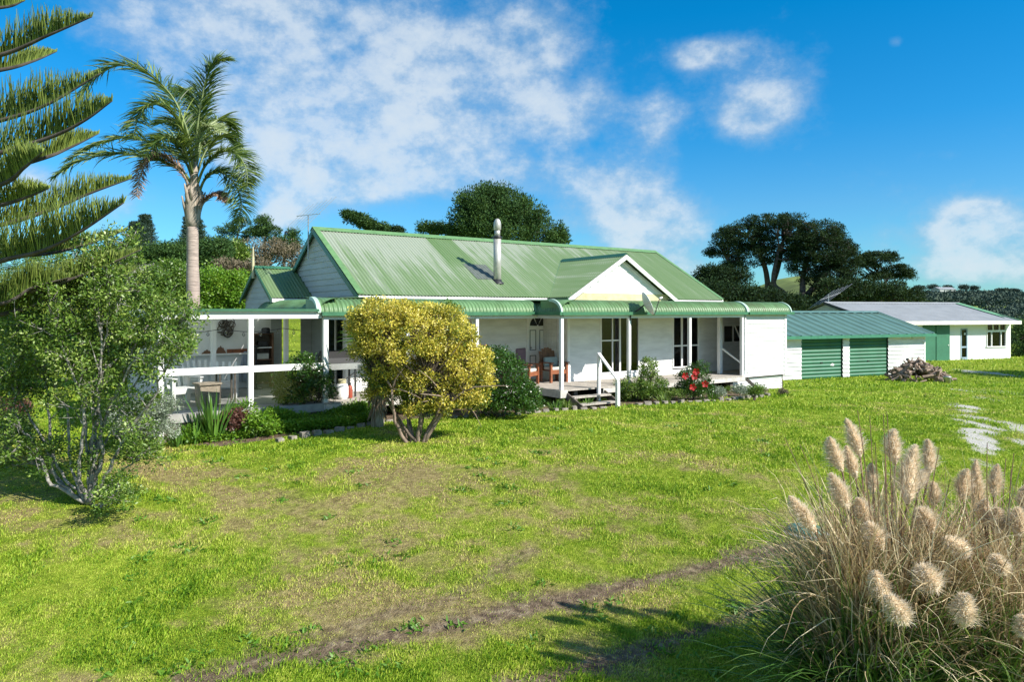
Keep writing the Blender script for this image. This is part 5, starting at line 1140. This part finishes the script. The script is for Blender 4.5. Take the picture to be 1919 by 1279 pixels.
plumes = [((1588,778),(1612,857),15,6.9), ((1541,810),(1578,884),16,6.7), ((1581,828),(1604,897),13,6.8), ((1662,797),(1678,870),17,6.9), ((1700,822),(1700,945),24,6.5), ((1738,816),(1742,888),15,6.9), ((1552,880),(1590,958),18,6.3), ((1473,922),(1528,998),17,6.2), ((1604,928),(1625,985),16,6.3), ((1622,975),(1654,1034),19,6.0), ((1722,948),(1748,1002),19,6.1),
          ((1766,1004),(1816,1040),17,5.8), ((1625,1065),(1660,1130),18,5.6), ((1722,1060),(1752,1110),26,5.6), ((1664,1112),(1696,1172),22,5.4), ((1798,1106),(1806,1176),22,5.4), ((1802,872),(1805,938),15,6.5), ((1826,850),(1832,962),16,6.7), ((1866,864),(1862,932),13,6.5), ((1866,945),(1870,1010),17,6.1), ((1908,948),(1906,1008),18,6.0), ((1866,1038),(1876,1080),17,5.6), ((1916,1150),(1920,1200),16,5.3), ((1838,930),(1846,985),13,6.2), ((1627,862),(1636,925),12,7.0), ((1750,898),(1750,950),12,6.8), ((1726,876),(1722,918),12,6.9), ((1915,905),(1919,960),12,6.4)]
clumps = []
for c, lab in PC:
    c[2] = float(gz(c[0], c[1])); clumps.append((thing('pampas_grass', lab, 'pampas grass', c), c))
for i, (top, bot, wpx, Y) in enumerate(plumes):
    t, c = clumps[0 if bot[0] < 1775 else 1]; s = Y/FPX; a = P(*bot, Y)-c; b_ = P(*top, Y)-c; d = b_-a; L = np.linalg.norm(d); ax_ = d/L
    root = np.array([(a[0])*.18, rng.uniform(-.15, .15), 0.]); m = MB(); m.tube(list(bez(root, np.array([a[0]*.45, a[1]*.5, a[2]*.6]), a, 12))+[list(a+d*.5)], [.010]*8+[.008]*4+[.004], 6); m.build('stem', M['gstalk'] if Y < 5.7 else M['stalk'], t, True)
    n = 1900; q = rng.random(n); bend = np.array([rng.uniform(-.05, .2)*L, rng.uniform(-.1, .1)*L, -.08*L]); B = a+d*q[:, None]*.97+bend*(q[:, None]**2); aa = rng.uniform(0, 2*PI, n); e1 = norm(np.cross(ax_, [0, 1, .1])); e2 = np.cross(ax_, e1)
    fat = 1.0 if (Y > 5.9) else 0; wd = wpx*s*1.12*(np.clip(1-q, 0, 1)**(.62 if fat else .42))*np.clip(q*4+.35, 0, 1); O = (e1*np.cos(aa)[:, None]+e2*np.sin(aa)[:, None]); rr = wd*rng.uniform(.15, .8, n); B2 = B+O*(rr*.45)[:, None]; D = O*.75+ax_*rng.uniform(.55, 1.1, (n, 1))*(1.9 if Y > 5.9 else 1.0)+np.array([.2, 0, -.1])+rng.normal(size=(n, 3))*.25
    V, F, ow = strands(B2, D, np.maximum(wd*rng.uniform(.8, 2.1, n), .014)*(1 if fat else .72), .0052, 1.3, 4, 2, curl=.12); sh = .15 if bot[0] > 1775 and top[1] < 960 else .3
    nk, nr = 26, 14; qq = np.linspace(.0, 1, nk); cw = wpx*s*(.55 if fat else .66)*((1-qq)**(.62 if fat else .42))*np.clip(qq*4+.3, 0, 1); tt = np.linspace(0, 2*PI, nr+1)
    G = (a+d*qq[:, None]*.99+bend*(qq[:, None]**2))[:, None, :]+(e1*np.cos(tt)[:, None]+e2*np.sin(tt)[:, None])[None]*(cw[:, None]*(1+.22*(vnoise(qq[:, None]*9+i*7, (tt % (2*PI-.001))[None]*2.2, i)-.5)*2))[:, :, None]
    G[:, -1] = G[:, 0]; core = grid('plume', G, M['plumecore'], t)
    fast('plume_hairs', V, F, L_pl, core, rnd=np.clip(rng.random(n)*.75+sh-.05, 0, 1)[ow])
st = [((1500,835),(1560,930)), ((1630,780),(1640,900)), ((1607,770),(1645,930)), ((1655,775),(1672,900)), ((1662,772),(1690,940)), ((1588,850),(1600,1000)), ((1640,830),(1655,960)), ((1690,860),(1705,1000)), ((1760,840),(1740,960)), ((1780,900),(1765,1000)), ((1850,830),(1835,960)), ((1900,850),(1870,1000)), ((1895,880),(1880,1020)), ((1918,900),(1890,1060)), ((1795,900),(1800,1010)), ((1820,880),(1815,1040)), ((1560,900),(1600,1060)), ((1615,900),(1640,1080)), ((1470,820),(1540,920)), ((1885,860),(1860,980)), ((1658,820),(1665,980)), ((1755,1000),(1745,1100)), ((1675,960),(1690,1080)), ((1845,960),(1840,1080))]
for top, bot in st:
    t, c = clumps[0 if bot[0] < 1775 else 1]; Y = rng.uniform(6.0, 6.8); a = P(*bot, Y)-c; b_ = P(*top, Y)-c; m = MB(); m.tube(list(bez((a[0]*.3, 0, 0), a*.8, b_, 10)), list(np.linspace(.009, .003, 10)), 5); m.build('dry_stalk', M['stalk'], t)
for ti, (t, c) in enumerate(clumps):
    for nm, mt, n, L0, w, dr, sp, z0 in (('green_leaves', L_pg, 2800, 1.7, .017, 2.2, .8, 0.), ('dry_leaves', L_pd, 2900, 1.5, .013, 2.0, .42, .15), ('straw_stalks', L_pd, 420, 1.75, .011, .25, .26, 0.)):
        n = n if ti == 0 else int(n*.6); a = rng.uniform(0, 2*PI, n); r = .5*np.sqrt(rng.random(n)); B = np.stack([np.cos(a)*r, np.sin(a)*r*.8, np.full(n, z0)+rng.random(n)*(.0 if z0 == 0 else .75)], 1); a2 = a+rng.normal(size=n)*.5; s = np.abs(rng.normal(size=n))*sp*.6+.04
        D = np.stack([np.cos(a2)*s, np.sin(a2)*s, np.ones(n)], 1); V, F, ow = strands(B, D, L0*rng.uniform(.45, 1.15, n), w, dr*rng.uniform(.4, 1.4, n), 9, 2, np.stack([-np.sin(a2), np.cos(a2), 0*a], 1)+rng.normal(size=(n, 3))*.4, curl=.06 if nm[0] == 'g' else .13)
        o = fast(nm, V, F, mt, t, rnd=rng.random(n)[ow]); tag(o, kind='stuff')
# ------------------------------------------------------------ background trees and hedges
def bigtree(name, label, px, Y, base_py, lst, trunks, ncl, clr, nl, size, mat, group=None, shell=.8, depth=1.0, low=-.5, tr=.35, wr=.35, flat=.6, bark='darkbark', hub=.5, up=.3, cat='tree'):
    x = (px-CX)/FPX*Y; base = np.array([x, Y, float(gz(x, Y))]); t = thing(name, label, cat, base, 0, group)
    bl = pblobs(base, lst, Y, depth); cs, _ = blob_clusters(bl, ncl, shell, low); mb = MB(); hubs = []
    for tp in trunks:
        w = np.array([P(a, b, Y)-base for a, b in tp]); w[:, 1] += rng.normal(size=len(w))*.3; w[0] = np.array([w[0][0], 0, -.3]); pa = cpath(w, 14); mb.tube(list(pa), list(np.linspace(tr, tr*.35, 14)), 9); hubs += [p for p in pa[5:]]
    hubs = np.array(hubs); sub = []
    for k in range(int(ncl*.22)):
        c = cs[rng.integers(len(cs))]; h = hubs[np.argmin(np.linalg.norm((hubs-c)*np.array([1, 1, .7]), axis=1))]; m_ = h+(c-h)*hub*rng.uniform(.8, 1.4); limb(mb, h, m_, tr*.30, tr*.15, -.05, .1, 6, 6); sub.append(m_)
    sub = np.array(sub) if sub else hubs
    for c in cs: h = sub[np.argmin(np.linalg.norm(sub-c, axis=1))]; limb(mb, h, c, tr*.13, tr*.04, 0, .1, 5, 4)
    mb.build('trunk', M[bark], t, True); foliage('crown', mat, t, cs, clr*rng.uniform(.65, 1.4, len(cs)), nl, size, wr, up, flat); return t
# three spreading dark pines on the right
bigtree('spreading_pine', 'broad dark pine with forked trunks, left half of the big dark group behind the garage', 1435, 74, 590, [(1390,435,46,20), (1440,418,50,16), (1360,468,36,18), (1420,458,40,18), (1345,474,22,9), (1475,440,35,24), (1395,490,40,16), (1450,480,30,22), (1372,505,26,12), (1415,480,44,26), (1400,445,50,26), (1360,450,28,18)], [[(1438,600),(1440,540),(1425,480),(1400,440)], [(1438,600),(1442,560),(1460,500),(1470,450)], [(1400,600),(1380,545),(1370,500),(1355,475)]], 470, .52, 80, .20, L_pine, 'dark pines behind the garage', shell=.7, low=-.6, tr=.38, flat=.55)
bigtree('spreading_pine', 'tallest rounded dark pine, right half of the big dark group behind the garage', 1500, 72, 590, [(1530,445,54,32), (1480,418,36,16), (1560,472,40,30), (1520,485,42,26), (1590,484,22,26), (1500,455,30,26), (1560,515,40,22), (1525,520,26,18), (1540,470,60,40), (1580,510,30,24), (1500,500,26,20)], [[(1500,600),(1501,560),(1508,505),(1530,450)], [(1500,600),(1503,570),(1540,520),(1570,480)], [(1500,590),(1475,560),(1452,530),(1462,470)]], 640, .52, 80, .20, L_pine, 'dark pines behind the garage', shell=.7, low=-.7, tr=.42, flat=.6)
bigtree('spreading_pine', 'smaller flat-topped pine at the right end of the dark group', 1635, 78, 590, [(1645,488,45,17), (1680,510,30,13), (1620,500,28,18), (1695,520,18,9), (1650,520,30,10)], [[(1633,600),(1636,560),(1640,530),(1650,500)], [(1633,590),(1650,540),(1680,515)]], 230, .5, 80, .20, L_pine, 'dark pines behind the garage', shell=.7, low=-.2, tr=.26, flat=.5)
bigtree('spreading_pine', 'low dark pine hugging the house roof end at the left foot of the dark group', 1345, 66, 590, [(1340,512,30,10), (1370,525,30,20), (1320,520,16,8), (1350,545,40,24)], [[(1350,600),(1350,550),(1345,520)]], 110, .8, 90, .28, L_pine, 'dark pines behind the garage', shell=.6, tr=.2)
bigtree('dark_bush', 'dark rounded bush filling the gap under the spreading pines', 1420, 64, 600, [(1420,565,70,30), (1480,578,40,20), (1350,560,44,32), (1330,545,26,20)], [[(1420,605),(1420,580)]], 210, .8, 80, .26, L_pine, 'dark bushes behind the garage', shell=.6, tr=.2, cat='bush')
bigtree('dark_bush', 'dark scrubby bush line behind the shed roof', 1590, 70, 600, [(1580,552,60,34), (1650,552,55,28), (1700,560,34,18), (1530,575,40,20)], [[(1600,605),(1600,570)]], 300, .85, 80, .27, L_pine, 'dark bushes behind the garage', shell=.5, tr=.2, cat='bush')
# dense pine behind the ridge
bigtree('dense_pine', 'dense rounded green pine rising behind the house ridge', 940, 55, 600, [(930,395,52,36), (900,385,36,26), (975,410,45,32), (1015,440,40,24), (880,430,36,34), (940,435,70,34), (1045,455,22,12), (925,372,20,16)], [[(935,600),(935,500),(930,430)]], 300, .68, 170, .22, L_pine2, None, shell=.88, low=-.6, tr=.3, flat=1.1, up=1.0)
bigtree('dense_pine', 'small pine pair showing beside the dense pine at the house ridge', 812, 58, 600, [(800,432,13,12), (825,432,18,12), (860,440,18,10)], [[(815,600),(815,500),(812,440)]], 70, .5, 90, .2, L_pine2, None, shell=.6, tr=.2)
t = bigtree('leaning_cypress', 'wind-swept cypress leaning left above the house ridge', 700, 42, 600, [(668,412,20,9), (690,422,22,10), (650,402,14,5), (710,428,16,8)], [[(740,600),(730,500),(705,430),(650,400)]], 90, .32, 90, .16, L_pine2, None, shell=.5, tr=.22)
bigtree('round_treetop', 'low dark treetop right of the leaning cypress', 738, 60, 600, [(735,434,20,7)], [[(738,600),(738,470),(737,438)]], 40, .45, 80, .2, L_pine, None, shell=.5, tr=.2)
# left hillside
def conifer(label, px, top, bot, hw_, Y, tiers, mat, group=None, skew=0, fuzz=.5, cnt=90):
    x = (px-CX)/FPX*Y; base = np.array([x, Y, float(gz(x, Y))]); t = thing('conifer', label, 'tree', base, 0, group); s = Y/FPX; tp = P(px, top, Y)-base; b0 = P(px, bot, Y)-base
    m = MB(); m.tube([(0,0,-.3), tuple(b0), tuple(tp)], [.3,.22,.04], 8); cs = []; rs = []
    for k in range(tiers):
        f = (k+.3)/tiers; z = tp[2]+(b0[2]-tp[2])*f; r = hw_*s*(f**.8)*rng.uniform(.75, 1.15)
        for q in range(7):
            a = 2*PI*q/7+rng.uniform(-.3, .3); e = np.array([tp[0]+math.cos(a)*r, math.sin(a)*r, z+r*.18]); limb(m, (tp[0], 0, z), e, .06, .02, 0, .04, 4, 4)
            for w in np.linspace(.35, 1, 4): cs.append(np.array([tp[0], 0, z])*(1-w)+e*w); rs.append(fuzz*(.5+.5*(1-w)+.25))
    cs.append(tp-np.array([0, 0, .2])); rs.append(.2)
    m.build('trunk', M['darkbark'], t, True); foliage('crown', mat, t, np.array(cs), np.array(rs), cnt, .22, .3, .5, .45); return t
conifer('blue-green spired conifer with a thin leader on the left skyline', 352, 408, 480, 16, 80, 9, L_blue, 'conifers on the left skyline', fuzz=.5, cnt=30)
conifer('blue-green conifer, leftmost spire beyond the lichen tree', 257, 420, 475, 26, 74, 9, L_blue, 'conifers on the left skyline', fuzz=.7, cnt=50)
conifer('slim-topped conifer right of the leftmost spire', 272, 405, 478, 26, 76, 9, L_blue, 'conifers on the left skyline', fuzz=.6, cnt=40)
conifer('layered conifer half hidden behind the palm trunk', 365, 412, 500, 42, 70, 8, L_blue, 'conifers on the left skyline', fuzz=.65, cnt=60)
for px, lst, lb in ((440, [(455,415,20,12), (428,432,18,14), (475,435,22,14), (440,455,24,16), (415,455,16,12)], 'dark ragged pine with the highest crown between palm and house'), (495, [(490,414,16,10), (505,432,24,12), (480,440,14,12), (515,450,20,10)], 'dark ragged pine next to the house gable'), (530, [(548,436,10,8), (545,455,18,14), (535,470,18,12)], 'small thin pine just left of the main gable')):
    bigtree('hillside_pine', lb, px, 72, 520, lst, [[(px, 540), (px+3, 470), (px+5, 435)]], 90, .42, 80, .2, L_pine2, 'ragged pines on the left hillside', shell=.55, tr=.2, low=-.8)
k = 0
for px, Y, lst, mt, lb in ((400, 46, [(400,470,34,22), (380,490,28,22)], L_pine2, 'rounded olive-green bush right of the palm trunk'), (320, 52, [(325,475,40,18), (300,480,34,14)], L_pine2, 'broad green bush left of the palm trunk on the hillside'), (425, 50, [(430,475,34,20)], L_olive, 'small rusty-green bush on the hillside behind the shelter'), (470, 60, [(480,475,40,24), (520,480,44,28), (450,490,30,24), (560,480,26,26)], L_scrub, 'leafless brown scrub thicket behind the annex'), (455, 42, [(460,515,34,22), (430,505,28,22), (490,510,26,22)], L_scrub, 'grey bare brush patch nearer than the brown thicket'), (245, 60, [(240,480,36,18), (210,478,30,16)], L_pine2, 'green bush under the skyline conifers'), (160, 60, [(150,480,60,30), (90,500,60,40), (20,500,60,50)], L_mid, 'broad tree mass behind the lichen tree')):
    bigtree('hillside_bush', lb, px, Y, 530, lst, [[(px, 560), (px, 510)]], 130, .6 if Y > 50 else .45, 75, .20, mt, 'bushes on the left hillside', shell=.5, tr=.12, low=-.9, flat=.8, cat='bush')
bigtree('hedge_tree', 'bright green leafy tree behind the patio shelter, right of the palm trunk', 415, 27, 600, [(400,535,32,32), (430,555,40,36), (445,530,20,20), (380,560,24,30), (455,575,20,26), (395,580,40,24)], [[(410,640),(412,590),(410,550)]], 330, .30, 80, .10, L_bright, None, shell=.78, tr=.1, low=-.8, flat=.9, bark='bark', wr=.5)
bigtree('hedge_tree', 'bright green leafy tree behind the patio shelter, left of the palm trunk', 320, 27, 600, [(320,530,46,36), (290,560,50,36), (345,560,30,30)], [[(320,640),(320,590),(320,550)]], 260, .30, 80, .10, L_mid, None, shell=.78, tr=.1, low=-.8, flat=.9, bark='bark', wr=.5)
# dark bushes seen between the stems of the lichen tree
for px, Y, lst, mt, lb in ((60, 24, [(60,660,70,50), (10,640,60,60)], L_dark, 'dark round bush at the far left behind the lichen tree'), (185, 26, [(180,660,60,50), (230,650,40,46)], L_mid, 'green bush behind the lichen tree stems'), (250, 22, [(255,690,30,44)], L_dark, 'dark bush against the patio end behind the silver shrub'), (25, 15, [(20,770,40,20)], L_red, 'low red-leaved bush at the left picture edge'), (30, 13.5, [(30,800,34,18)], L_olive, 'low pale green clump at the left picture edge'), (120, 30, [(120,640,60,44)], L_pine2, 'dark shrub between the two bushes behind the lichen tree')):
    bigtree('garden_bush', lb, px, Y, 700, lst, [[(px, 770), (px, 700 if Y > 16 else 785)]], 170 if Y > 16 else 60, .34 if Y > 16 else .13, 60, .11 if Y > 16 else .06, mt, 'bushes behind the lichen tree', shell=.7, tr=.06, low=-1, flat=.9, bark='bark', wr=.5, cat='bush')
# hedge at the right end of the shed
bigtree('dark_hedge', 'dark clipped hedge at the right end of the shed', 1925, 47, 680, [(1915,640,22,36), (1955,640,35,36), (2000,645,35,34), (1925,615,20,14)], [[(1930,690),(1930,650)]], 300, .4, 80, .14, L_pine2, None, shell=.8, tr=.12, low=-1, flat=.9, cat='hedge')
# tall tree out of the picture on the right that throws the shadow over the drive
bigtree('shade_tree', 'leafy tree standing beyond the right picture edge beside the drive', 2260, 31, 600, [(2260,520,110,70), (2330,480,90,60), (2200,560,60,40)], [[(2260,730),(2260,620),(2260,520)]], 200, .6, 60, .22, L_mid, None, shell=.6, tr=.2, flat=.9)
# ---- wooded far hills
def wood(name, label, prof, Y0, Y1, n, rad_, mat, size, seed, dens=.45, zoff=0, wx=1):
    cs = []; rs = []
    pp = np.array(prof, float)
    dg = bpy.context.evaluated_depsgraph_get()
    hills_ = [o for o in bpy.data.objects if o.name in ('hills', 'hill', 'ground')]
    for _ in range(n*6):
        if len(cs) >= n: break
        px = random.uniform(pp[0,0], pp[-1,0]); Y = math.sqrt(random.uniform(Y0*Y0, Y1*Y1)); x = (px-CX)/FPX*Y
        if fbm(x*.02, Y*.02, seed, 3) < dens: continue
        z = -50
        for o in hills_:
            hit, loc, _, _ = o.ray_cast(Vector((x, Y, 200)), Vector((0, 0, -1)))
            if hit: z = max(z, loc.z)
        if z < -49: continue
        r = rad_*random.uniform(.6, 1.5); cs.append((x, Y, z+r*.5)); rs.append(r)
    print(name, len(cs)); o = foliage(name, mat, None, np.array(cs), np.array(rs), 90, size, .6, .4, .8); tag(o, label, 'wood', kind='stuff')
L_far = leafmat('haze_toned_wood', [(0, (.045,.075,.065)), (.5, (.07,.105,.08)), (1, (.11,.145,.10))], .9, 0, spec=.1)  # lighter blue-green carries the distance haze in the leaf colour
wood('forest', 'dark woodland covering the far hills beyond the shed', [(1600,0),(1990,0)], 260, 440, 1900, 2.2, L_far, 1.0, 61, .47)
wood('forest', 'darker woodland on the nearer hill at the right edge', [(1700,0),(1990,0)], 130, 200, 500, 1.4, L_far, .6, 62, .45)
for k, (px, rr, lb) in enumerate(((1722,6,'leftmost round tree on the far right ridge'), (1748,7,'second round tree on the far ridge, left of the small white house'), (1775,4.5,'small tree beside the white house on the far ridge'), (1806,5,'flat-topped tree above the middle of the far ridge'), (1826,4.5,'flat-topped tree just right of the ridge middle'), (1873,4,'small lone tree right of the ridge middle'), (1886,4.5,'bushy tree near the right end of the far ridge'), (1903,6,'large round tree at the right end of the far ridge'))):
    Y = 425; top = np.interp(px, [1720,1800,1900,1990], [546,544,552,556]); s = Y/FPX
    bigtree('ridge_tree', lb, px, Y, top, [(px, top-5, rr*1.4, rr*.8)], [[(px, top+14), (px, top-4)]], 30, 1.4, 50, .8, L_far, 'trees along the far right ridge', shell=.5, tr=.4)
fh = P(1768, 543, 415); t = thing('far_house', 'tiny white house on the far wooded ridge', 'house', fh-np.array([0, 0, 3]), .3); m = MB(); m.box(-6, 6, -3, 3, 0, 3.0); m.build('wall', M['shade_grey_board'], t); m = MB(); m.prism([(-6.3,-3.4,3.01),(-6.3,3.4,3.01),(-6.3,0,4.4)], (12.6,0,0)); m.build('roof', M['roofgrey'], t)
# small roofs seen on the left hillside
fh = P(285, 487, 68); t = thing('far_shed', 'grey tin roofed shed on the hillside left of the palm', 'shed', (fh[0], fh[1], float(gz(fh[0], fh[1]))), .2); h = fh[2]-float(gz(fh[0], fh[1])); m = MB(); m.box(-2, 2, -1.5, 1.5, 0, h); m.build('wall', M['concrete'], t); m = MB(); m.prism([(-2.2,-1.8,h+.01),(-2.2,1.8,h+.01),(-2.2,0,h+.5)], (4.4,0,0)); m.build('roof', M['roofgrey'], t)
# ------------------------------------------------------------ sky, sun, camera
sc = bpy.context.scene; w = bpy.data.worlds.new('World'); sc.world = w; w.use_nodes = True; nt = w.node_tree; nt.nodes.clear()
SUN = Vector((.68938, -.38759, .61198)).normalized(); EL = math.asin(SUN.z); AZ = math.atan2(SUN.x, SUN.y)
out = N(nt, 'OutputWorld'); bg = N(nt, 'Background'); nt.links.new(bg.outputs[0], out.inputs[0]); bg.inputs[1].default_value = .1
sky = N(nt, 'TexSky'); sky.sky_type = 'NISHITA'; sky.sun_disc = False; sky.sun_elevation = EL; sky.sun_rotation = AZ; sky.air_density = 1.0; sky.dust_density = .3; sky.ozone_density = 2.0
tc = N(nt, 'TexCoord'); sp = N(nt, 'SeparateXYZ'); nt.links.new(tc.outputs['Generated'], sp.inputs[0]); x_, y_, z_ = sp.outputs
az = math_(nt, 'ARCTAN2', x_, y_); el = math_(nt, 'ARCSINE', z_)
blobs = [(600,60,230,120,1.0),(720,180,190,100,1.0),(820,245,180,70,.95),(500,280,150,66,.9),(640,335,120,36,.75),(420,150,160,110,.75),(250,30,230,70,.7),(980,60,120,70,.8),(1010,140,60,70,.5),(1225,235,56,66,1.0),(1335,88,84,26,.9),(1295,110,34,28,.7),(1465,190,100,66,.85),(1390,225,70,44,.75),(1125,190,44,66,.8),(1060,240,50,34,.6),(1030,335,160,40,1.0),(870,345,70,32,.9),(1160,400,100,50,.9),(1260,440,90,66,.9),(1230,505,130,34,.7),(1010,420,60,30,.5),(560,400,70,40,.5),(1790,435,95,40,.95),(1820,395,44,22,.9),(1900,425,80,60,.9),(1850,500,170,40,.7),(70,335,60,24,.8),(515,410,36,26,.9),(690,380,120,36,.4),(1680,78,14,10,.55),(1780,290,60,14,.3),(1560,510,300,50,.25),(210,380,120,60,.35)]
tot = None
for px, py, rx, ry, s in blobs:
    a0 = math.atan2(px-CX, FPX); c_ = math.cos(a0); e0 = math.atan2((HY-py)*c_, FPX); ra = rx/FPX*c_*c_; re = ry/FPX*c_
    q = math_(nt, 'ADD', math_(nt, 'POWER', math_(nt, 'MULTIPLY', math_(nt, 'SUBTRACT', az, a0), 1/ra), 2.0), math_(nt, 'POWER', math_(nt, 'MULTIPLY', math_(nt, 'SUBTRACT', el, e0), 1/re), 2.0))
    g = math_(nt, 'MULTIPLY', math_(nt, 'POWER', 2.718, math_(nt, 'MULTIPLY', q, -.8)), s); tot = g if tot is None else math_(nt, 'ADD', tot, g)
mp = N(nt, 'Mapping'); mp.inputs['Scale'].default_value = (1, 1, 1.35); nt.links.new(tc.outputs['Generated'], mp.inputs[0]); v = mp.outputs[0]
na = noise(nt, 5.5, 10, v, .66); nb_ = noise(nt, 17, 7, v, .62)
fill_cloud = N(nt, 'MapRange'); fill_cloud.inputs[1].default_value = .38; fill_cloud.inputs[2].default_value = .6; nt.links.new(noise(nt, 2.4, 6, v, .55), fill_cloud.inputs[0])
behind = N(nt, 'MapRange'); behind.inputs[1].default_value = .5; behind.inputs[2].default_value = .0; nt.links.new(y_, behind.inputs[0])
tot = math_(nt, 'ADD', tot, math_(nt, 'MULTIPLY', math_(nt, 'MULTIPLY', fill_cloud.outputs[0], behind.outputs[0]), 1.4))  # unseen cloud added behind the camera to make the fill light whiter
nn = math_(nt, 'ADD', math_(nt, 'MULTIPLY', math_(nt, 'SUBTRACT', na, .5), 2.0), math_(nt, 'MULTIPLY', math_(nt, 'SUBTRACT', nb_, .5), .9))
den = math_(nt, 'ADD', math_(nt, 'MULTIPLY', math_(nt, 'MINIMUM', tot, 1.0), .90), math_(nt, 'MULTIPLY', nn, .95))
mr = N(nt, 'MapRange'); mr.interpolation_type = 'SMOOTHSTEP'; mr.inputs[1].default_value = .18; mr.inputs[2].default_value = 1.25; nt.links.new(den, mr.inputs[0])
den = math_(nt, 'ADD', den, math_(nt, 'MULTIPLY', math_(nt, 'SUBTRACT', nb_, .5), .8))
cc_ = ramp(nt, den, [(.2, (1.9,3.0,4.2)), (.6, (2.3,3.2,4.1)), (1.15, (4.0,4.5,4.9))])
hs = N(nt, 'HueSaturation'); hs.inputs['Saturation'].default_value = 1.15; nt.links.new(sky.outputs[0], hs.inputs['Color'])
skc = mix(nt, 1.0, mix(nt, 1.0, hs.outputs[0], (.27, .68, .94), 'MULTIPLY'), ramp(nt, z_, [(.14, (1.1, .98, .93)), (.24, (.42, 1, 1)), (.38, (.04, 1.04, 1.03))]), 'MULTIPLY')
nt.links.new(mix(nt, math_(nt, 'MULTIPLY', mr.outputs[0], .88), skc, cc_), bg.inputs[0])
l = bpy.data.lights.new('sun', 'SUN'); l.energy = 4.6; l.angle = R(.53); l.color = (1, .945, .86); lo = bpy.data.objects.new('sun', l); C.objects.link(lo); lo.rotation_euler = SUN.to_track_quat('Z', 'Y').to_euler()
cam = bpy.data.cameras.new('camera'); co = bpy.data.objects.new('camera', cam); C.objects.link(co); co.location = (0, 0, EYE); co.rotation_euler = (PI/2, 0, 0)
cam.sensor_width = 36; cam.lens = FPX/1919*36; cam.shift_y = -(1279/2-HY)/1919; cam.clip_end = 6000; cam.clip_start = .1; sc.camera = co
vs = sc.view_settings; vs.view_transform = 'Standard'; vs.look = 'None'; vs.exposure = .85; vs.gamma = 1
sc.cycles.max_bounces = 8; sc.cycles.transparent_max_bounces = 12
